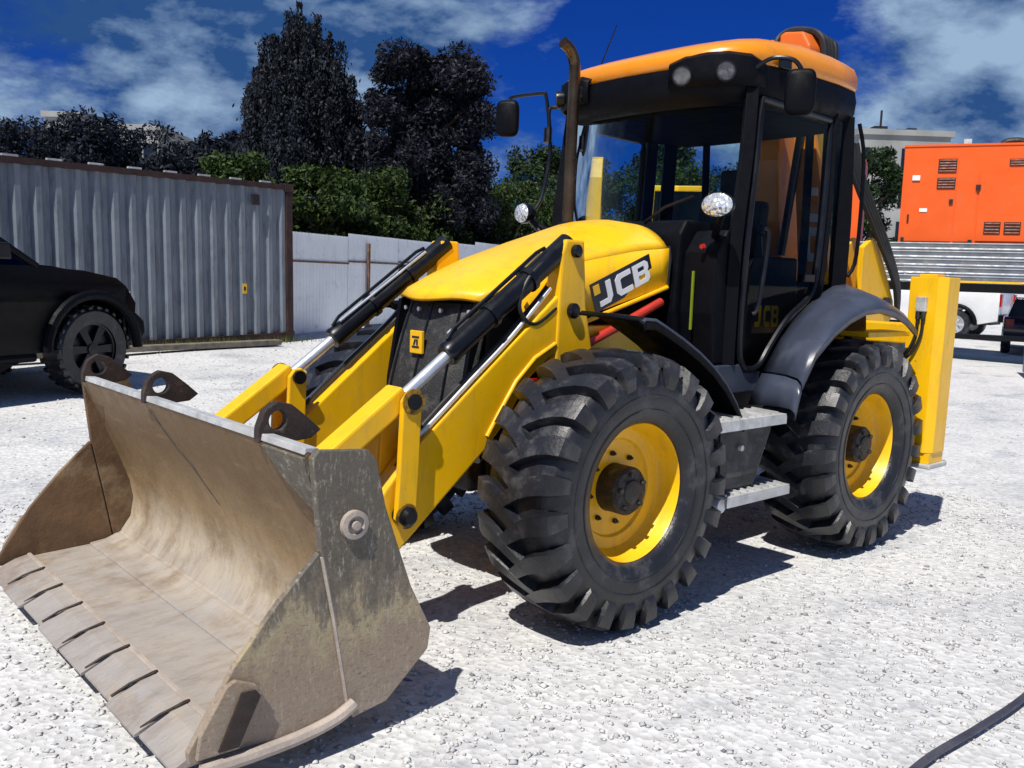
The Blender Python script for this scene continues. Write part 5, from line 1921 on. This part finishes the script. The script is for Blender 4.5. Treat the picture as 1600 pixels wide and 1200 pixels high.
def pickup(name, loc, rz, label, paint, scale=1.0, rimmat='chrome', lugs=0, flare=True, R=0.44, nose=0.0):
    """x forward, body centred on y, rear at x=0, length 5.6"""
    P = empty(name, loc, rz, label, 'pickup truck')
    P.scale = (scale,)*3
    Wd = 0.97
    def arch(cx, r, n=9):
        return [(cx+r*math.cos(a), R+r*math.sin(a)) for a in [PI*k/(n-1) for k in range(n)]]
    ra = R+0.10
    fx, rx = 4.55, 1.15
    low = [(0.05, 0.55)]+arch(rx, ra)[::-1]+arch(fx, ra)[::-1]+[(5.42+nose, 0.48)]
    top = [(5.55+nose, 0.62), (5.58+nose, 0.95), (5.50+nose, 1.14), (5.2+nose*0.8, 1.235), (4.5, 1.31), (3.85, 1.345), (0.05, 1.36)]
    prof = low+top
    bm = B()
    V0 = [bm.verts.new((x, -Wd, z)) for x, z in prof]
    V1 = [bm.verts.new((x, Wd, z)) for x, z in prof]
    # crown the upper body inwards
    for v in V0+V1:
        if v.co.z > 1.0:
            v.co.y *= 0.93
        if v.co.x > 5.3+nose:
            v.co.y *= 0.88
    n = len(prof)
    bm.faces.new(V0)
    bm.faces.new(V1[::-1])
    for i in range(n):
        bm.faces.new((V0[i], V1[i], V1[(i+1) % n], V0[(i+1) % n]))
    fix(bm)
    obj('body', bm, paint, P, bev=0.03, ang=40)
    # cabin
    bm = B()
    cab = [(3.95, 1.34, 0.88), (3.20, 1.86, 0.72), (1.95, 1.90, 0.72), (1.72, 1.35, 0.86)]
    A = [bm.verts.new((x, -w, z)) for x, z, w in cab]
    C = [bm.verts.new((x, w, z)) for x, z, w in cab]
    bm.faces.new(A)
    bm.faces.new(C[::-1])
    for i in range(3):
        bm.faces.new((A[i], C[i], C[i+1], A[i+1]))
    fix(bm)
    obj('cabin', bm, 'glassd', P)
    for s in (1, -1):
        for a, b in ((0, 1), (2, 3)):
            bm = B()
            tube(bm, [(cab[a][0], s*(cab[a][2]+0.003), cab[a][1]), (cab[b][0], s*(cab[b][2]+0.003), cab[b][1])], 0.035, 6)
            obj('pillar', bm, paint, P)
        bm = B()
        tube(bm, [(2.75, s*0.885, 1.36), (2.68, s*0.73, 1.87)], 0.035, 6)
        obj('pillar', bm, paint, P)
        if flare:
            for cx in (fx, rx):
                bm = B()
                tube(bm, [(cx+(ra+0.03)*math.cos(a), s*(Wd+0.02), R+(ra+0.03)*math.sin(a)) for a in [PI*k/14 for k in range(15)]], 0.055, 8)
                obj('wheel_flare', bm, 'plastic', P, smooth=True)
        bm = B()
        box(bm, 5.42+nose, 5.55+nose, min(s*0.55, s*0.80), max(s*0.55, s*0.80), 0.92, 1.08)
        obj('headlight', bm, 'lamp', P, bev=0.01)
        bm = B()
        box(bm, 0.0, 0.06, min(s*0.76, s*0.91), max(s*0.76, s*0.91), 0.95, 1.30)
        obj('tail_light', bm, 'redlens', P, bev=0.01)
        bm = B()
        box(bm, 2.15, 2.40, min(s*0.955, s*0.985), max(s*0.955, s*0.985), 1.10, 1.14)
        obj('door_handle', bm, 'black', P)
        bm = B()
        prism(bm, [(3.35, 1.40), (3.50, 1.40), (3.48, 1.56), (3.33, 1.56)], s*0.95, s*1.12)
        obj('wing_mirror', bm, 'black', P, bev=0.02)
        bm = B()
        tube(bm, [(1.85, s*0.93, 0.42), (3.85, s*0.93, 0.42)], 0.05, 8)
        obj('running_board', bm, 'plastic', P, smooth=True)
    bm = B()
    prism(bm, [(x+nose, z) for x, z in [(5.45, 0.50), (5.64, 0.52), (5.72, 0.60), (5.70, 0.74), (5.58, 0.84), (5.45, 0.84)]], -0.86, 0.86)
    obj('front_bumper', bm, 'plastic', P, bev=0.03)
    bm = B()
    box(bm, -0.10, 0.05, -0.90, 0.90, 0.52, 0.72)
    obj('rear_bumper', bm, 'plastic', P, bev=0.03)
    bm = B()
    box(bm, 5.50+nose, 5.60+nose, -0.50, 0.50, 0.86, 1.10)
    obj('front_grille', bm, 'vent', P, bev=0.01)
    bm = B()
    box(bm, 0.3, 5.2, -0.6, 0.6, 0.42, 0.62)
    obj('underbody', bm, 'vent', P)
    # bonnet bulge
    bm = B()
    prism(bm, [(4.0, 1.335), (4.85, 1.277), (4.80, 1.30), (4.5, 1.345), (4.1, 1.37)], -0.42, 0.42)
    obj('bonnet_bulge', bm, paint, P, bev=0.008)
    for s in (1, -1):
        for cx in (fx, rx):
            car_wheel(P, cx, s*(Wd-0.12), R, 0.28, s, rimmat, 6, lugs)
    return P


# black pickup at the left edge: front axle by (0.0,-7.4), nose pointing to the right of the picture
ang = math.radians(204)
fwd = Vector((math.cos(ang), math.sin(ang), 0))
lat = Vector((-math.sin(ang), math.cos(ang), 0))
fa = Vector((-0.03, -7.22, 0))
sc_ = 1.06
orig = fa-fwd*4.55*sc_+lat*0.85*sc_
pickup('pickup_truck', (orig.x, orig.y, 0.19), ang, 'black pickup with flared arches and off road tyres beside the container', 'carblack', sc_, 'black', 26, True, 0.46, -0.33)

ang = math.radians(278)
fwd = Vector((math.cos(ang), math.sin(ang), 0))
lat = Vector((-math.sin(ang), math.cos(ang), 0))
orig = Vector((-26.4, -7.95, 0))-lat*0.85*1.1-fwd*1.0
pickup('pickup_truck', (orig.x, orig.y, 0.20), ang, 'white pickup parked beyond the stabiliser leg, under the lorry bed', 'carwhite', 1.1, 'chrome', 0, True, 0.41)


def hatchback(name, loc, rz, label, paint):
    P = empty(name, loc, rz, label, 'car')
    R = 0.33
    def arch(cx, r, n=8):
        return [(cx+r*math.cos(a), R+r*math.sin(a)) for a in [PI*k/(n-1) for k in range(n)]]
    prof = [(0.05, 0.35)]+arch(0.75, 0.39)[::-1]+arch(3.3, 0.39)[::-1]+[(4.0, 0.32), (4.08, 0.55), (3.95, 0.80), (3.1, 0.95), (0.05, 0.98), (-0.02, 0.7)]
    bm = B()
    prism(bm, prof, -0.84, 0.84)
    obj('body', bm, paint, P, bev=0.05, ang=40)
    bm = B()
    cab = [(3.05, 0.95, 0.78), (2.35, 1.40, 0.60), (0.75, 1.46, 0.60), (0.15, 0.97, 0.76)]
    A = [bm.verts.new((x, -w, z)) for x, z, w in cab]
    C = [bm.verts.new((x, w, z)) for x, z, w in cab]
    bm.faces.new(A)
    bm.faces.new(C[::-1])
    for i in range(3):
        bm.faces.new((A[i], C[i], C[i+1], A[i+1]))
    fix(bm)
    obj('cabin', bm, 'glassd', P, bev=0.03)
    bm = B()
    prism(bm, [(2.35, 1.405), (0.75, 1.465), (0.75, 1.485), (2.35, 1.425)], -0.6, 0.6)
    obj('roof', bm, paint, P)
    for s in (1, -1):
        bm = B()
        box(bm, -0.03, 0.05, min(s*0.6, s*0.8), max(s*0.6, s*0.8), 0.72, 0.92)
        obj('tail_light', bm, 'redlens', P, bev=0.01)
        for cx in (0.75, 3.3):
            car_wheel(P, cx, s*0.74, R, 0.2, s, 'chrome', 5)
    return P


hatchback('hatchback_car', (-22.3, -4.45, 0.09), math.radians(200), 'dark blue car parked under the lorry bed at the right edge', 'carblue')

# ------------------------------------------------------------------ flatbed lorry with generator
LA = math.atan2(0.905, -0.425)     # along the bed, left to right in the picture
LO = Vector((-17.35, -6.0, 0.12))
lx = Vector((math.cos(LA), math.sin(LA), 0))
FB = empty('flatbed_trailer', LO, LA, 'silver flatbed trailer carrying the orange generator at right', 'trailer')
for k in range(5):
    z0 = 1.74+k*0.182
    bm = B()
    prism(bm, [(0.0, z0), (0.0, z0+0.170), (0.012, z0+0.172), (0.020, z0+0.15), (0.006, z0+0.12), (0.006, z0+0.06), (0.020, z0+0.03), (0.012, z0)], 0, 6.0, 'x')
    bmesh.ops.transform(bm, matrix=Matrix(((1, 0, 0, -1.4), (0, -1, 0, 0), (0, 0, 1, 0), (0, 0, 0, 1))), verts=bm.verts)
    bmesh.ops.recalc_face_normals(bm, faces=bm.faces)
    obj('side_board', bm, 'alu', FB)
bm = B()
box(bm, -1.4, 4.6, 0.03, 2.4, 2.52, 2.60)
obj('deck', bm, 'wood', FB)
bm = B()
box(bm, -1.4, 4.6, 0.3, 2.1, 1.55, 1.74)
obj('chassis_rail', bm, 'vent', FB, bev=0.02)
bm = B()
box(bm, 0.9, 2.6, -0.03, -0.021, 1.755, 1.80)
obj('marker_tape', bm, 'yellow', FB)
for x in (-1.0, 3.9):
    for y in (0.2, 2.1):
        bm = B()
        lathe(bm, [(0.25, -0.14), (0.5, -0.14), (0.53, 0), (0.5, 0.14), (0.25, 0.14), (0.22, 0.05)], (x, y, 0.5), 'y', 36)
        obj('wheel', bm, 'rubber', FB, ang=40)
bm = B()
box(bm, -1.1, 4.0, 0.9, 1.4, 0.45, 0.56)
obj('axle_beam', bm, 'vent', FB)
bm = B()
box(bm, -1.1, -0.9, 0.9, 1.4, 0.56, 1.55)
obj('axle_hanger', bm, 'vent', FB)
bm = B()
box(bm, 3.8, 4.0, 0.9, 1.4, 0.56, 1.55)
obj('axle_hanger', bm, 'vent', FB)

GN = empty('generator_set', LO+Vector((0, 0, 2.60))+lx*0.0, LA, 'orange generator canopy with dark vents on the silver flatbed', 'generator')
GH = 2.20
bm = B()
box(bm, 0.0, 4.4, 0.25, 1.9, 0.0, GH)
obj('canopy', bm, 'orange', GN, bev=0.02)
bm = B()
box(bm, -0.02, 4.42, 0.23, 1.92, GH+0.003, GH+0.05)
obj('canopy_roof', bm, 'orange', GN, bev=0.015)
def gpanel(nm, x0, x1, z0, z1, mat, d0=0.225, d1=0.249, bev=0.006):
    bm = B()
    box(bm, x0, x1, d0, d1, z0, z1)
    o = obj(nm, bm, mat, GN, bev=bev)
    if nm == 'vent_grille':
        ns = max(3, int((z1-z0)/0.055))
        for k in range(ns):
            z = z0+(z1-z0)*(k+0.5)/ns
            b2 = B()
            prism(b2, [(d0-0.012, z-0.016), (d0-0.001, z+0.010), (d0-0.001, z+0.016), (d0-0.012, z-0.008)], x0+0.02, x1-0.02, 'x')
            obj('louvre', b2, 'orangedark', o)
    return o
gpanel('access_panel', 0.06, 1.10, 0.08, 1.85, 'orange')
gpanel('access_panel', 1.14, 1.55, 0.08, 1.95, 'orange')
gpanel('access_door', 1.60, 2.95, 0.10, 1.60, 'orange', 0.215)
gpanel('access_panel', 3.0, 4.3, 0.10, 1.95, 'orange')
gpanel('vent_grille', 0.72, 1.10, 1.62, 1.92, 'vent', 0.205, 0.224)
gpanel('vent_grille', 0.72, 1.10, 1.26, 1.50, 'vent', 0.205, 0.224)
gpanel('vent_grille', 1.75, 2.08, 0.25, 0.52, 'vent', 0.200, 0.214)
gpanel('vent_grille', 2.15, 2.48, 0.25, 0.52, 'vent', 0.200, 0.214)
gpanel('vent_grille', 2.15, 2.55, 1.75, 1.90, 'vent', 0.235, 0.249)
gpanel('door_latch', 1.52, 1.62, 1.22, 1.34, 'vent', 0.19, 0.212)
gpanel('door_latch', 2.66, 2.88, 0.60, 0.76, 'vent', 0.19, 0.212)
gpanel('door_latch', 1.00, 1.08, 0.92, 1.02, 'vent', 0.19, 0.224)
gpanel('data_plate', 0.40, 0.56, 0.74, 0.82, 'white', 0.21, 0.2245, 0.0)
gpanel('lamp', 0.20, 0.36, 1.45, 1.56, 'white', 0.19, 0.2245, 0.01)
gpanel('hinge', 0.05, 0.12, 0.05, 0.16, 'vent', 0.19, 0.2245, 0.0)
gpanel('hinge', 1.45, 1.53, 0.03, 0.12, 'vent', 0.19, 0.2245, 0.0)
gpanel('hinge', 0.15, 0.19, 0.50, 0.68, 'vent', 0.20, 0.2245, 0.0)
bm = B()
box(bm, 1.2, 1.36, 0.28, 0.34, GH+0.051, GH+0.16)
obj('lifting_eye', bm, 'steel', GN)
bm = B()
tube(bm, smooth_path([(2.0, 0.9, GH+0.04), (2.1, 0.9, GH+0.16), (2.35, 0.9, GH+0.18), (2.5, 0.9, GH+0.12)], 4), 0.08, 10)
obj('exhaust_outlet', bm, 'vent', GN, smooth=True)
CB2 = empty('orange_cabinet', LO+Vector((0, 0, 2.60))-lx*1.25, LA, 'narrow orange cabinet on the flatbed seen behind the cab pillar', 'cabinet')
bm = B()
box(bm, 0.0, 0.42, 0.25, 1.6, 0.0, 1.95)
obj('cabinet_body', bm, 'orange', CB2, bev=0.02)
bm = B()
box(bm, 0.03, 0.39, 0.225, 0.249, 0.08, 1.85)
obj('cabinet_door', bm, 'orange', CB2, bev=0.006)

# black rubber chock at the right edge
bm = B()
prism(bm, [(0, 0), (0.34, 0), (0.34, 0.06), (0.12, 0.24), (0.0, 0.24)], 0, 0.22)
ch = obj('wheel_chock', bm, 'rubber', bev=0.02)
ch.location = (-13.5, -1.65, -0.01)
ch.rotation_euler = (0, 0, math.radians(115))
tag(ch, 'black rubber wheel chock on the gravel at the right edge', 'chock')

# ------------------------------------------------------------------ yellow excavator behind
EX = empty('excavator', (-8.9, -5.95, 0.16), math.radians(126), 'yellow excavator parked behind, seen through the backhoe cab', 'excavator')
for s in (1, -1):
    bm = B()
    path = [(x, s*0.75, z) for x, z in [(-1.2, 0.08), (1.2, 0.08), (1.5, 0.25), (1.5, 0.5), (1.2, 0.68), (-1.2, 0.68), (-1.5, 0.5), (-1.5, 0.25)]]
    prism(bm, [(p[0], p[2]) for p in path], s*0.55, s*0.95)
    obj('crawler_track', bm, 'rubber', EX, bev=0.03)
bm = B()
lathe(bm, [(0.6, 0.68), (0.6, 0.95)], (0, 0, 0), 'z', 24)
obj('slew_ring', bm, 'vent', EX)
bm = B()
box(bm, -1.5, 0.9, -0.95, 0.95, 0.95, 2.05)
up_ = obj('upper_body', bm, 'yellow', EX, bev=0.05)
bm = B()
prism(bm, [(-1.5, 2.05), (-0.2, 2.05), (-0.35, 2.25), (-1.4, 2.25)], -0.9, 0.0)
obj('engine_cover', bm, 'yellow', EX, bev=0.05)
bm = B()
prism(bm, [(-0.3, 2.05), (1.0, 2.05), (0.85, 2.75), (0.6, 3.02), (-0.25, 3.02)], 0.1, 0.9)
obj('operator_cab', bm, 'glassd', EX, bev=0.03)
bm = B()
prism(bm, [(-0.3, 3.025), (0.62, 3.025), (0.55, 3.12), (-0.25, 3.12)], 0.08, 0.92)
obj('cab_roof', bm, 'yellow', EX, bev=0.02)
for x, x2 in ((-0.3, -0.26), (0.98, 0.62)):
    for y in (0.1, 0.9):
        bm = B()
        tube(bm, [(x, y, 2.05), (x2, y, 3.03)], 0.04, 6)
        obj('cab_pillar', bm, 'yellow', EX)
# arm folded up beside, pointed at the top
ARM = empty('digging_arm')
ARM.parent = EX
ARM.matrix_local = (Matrix.Translation((-8.9, -5.95, 0.16)) @ Matrix.Rotation(math.radians(126), 4, 'Z')).inverted() @ Matrix.Translation((-7.88, -6.67, 0.18)) @ Matrix.Rotation(math.radians(40), 4, 'Z')
bm = B()
prism(bm, [(-0.17, 0.25), (0.17, 0.25), (0.17, 3.15), (0.06, 3.45), (0.0, 3.50), (-0.06, 3.45), (-0.17, 3.15)], -0.12, 0.12)
obj('arm_section', bm, 'yellow', ARM, bev=0.012)
bm = B()
prism(bm, [(-0.05, 2.7), (0.05, 2.7), (0.05, 3.1), (-0.05, 3.1)], 0.1205, 0.135)
obj('arm_slot', bm, 'vent', ARM)
bm = B()
box(bm, -0.4, 0.4, -0.35, 0.35, -0.02, 0.25)
obj('arm_base', bm, 'vent', ARM, bev=0.03)
for z in (2.35, 3.25):
    bm = B()
    lathe(bm, [(0.05, -0.15), (0.05, 0.15)], (0, 0, z), 'y', 14)
    obj('arm_pin', bm, 'vent', ARM)

# blue steel bin at the right edge
BN = empty('blue_bin', (-16.3, -2.70, 0.0), math.radians(115), 'blue steel bin standing at the right edge of the yard', 'bin')
bm = B()
prism(bm, [(0.0, 0.10), (0.85, 0.10), (0.95, 1.35), (-0.02, 1.35)], -0.4, 0.4)
obj('bin_body', bm, 'blue', BN, bev=0.02)
bm = B()
box(bm, -0.06, 1.0, -0.44, 0.44, 1.353, 1.42)
obj('bin_lid', bm, 'vent', BN, bev=0.02)
for x in (0.1, 0.75):
    for y in (-0.3, 0.3):
        bm = B()
        lathe(bm, [(0.06, -0.025), (0.06, 0.025)], (x, y, 0.055), 'y', 12)
        obj('castor', bm, 'rubber', BN)
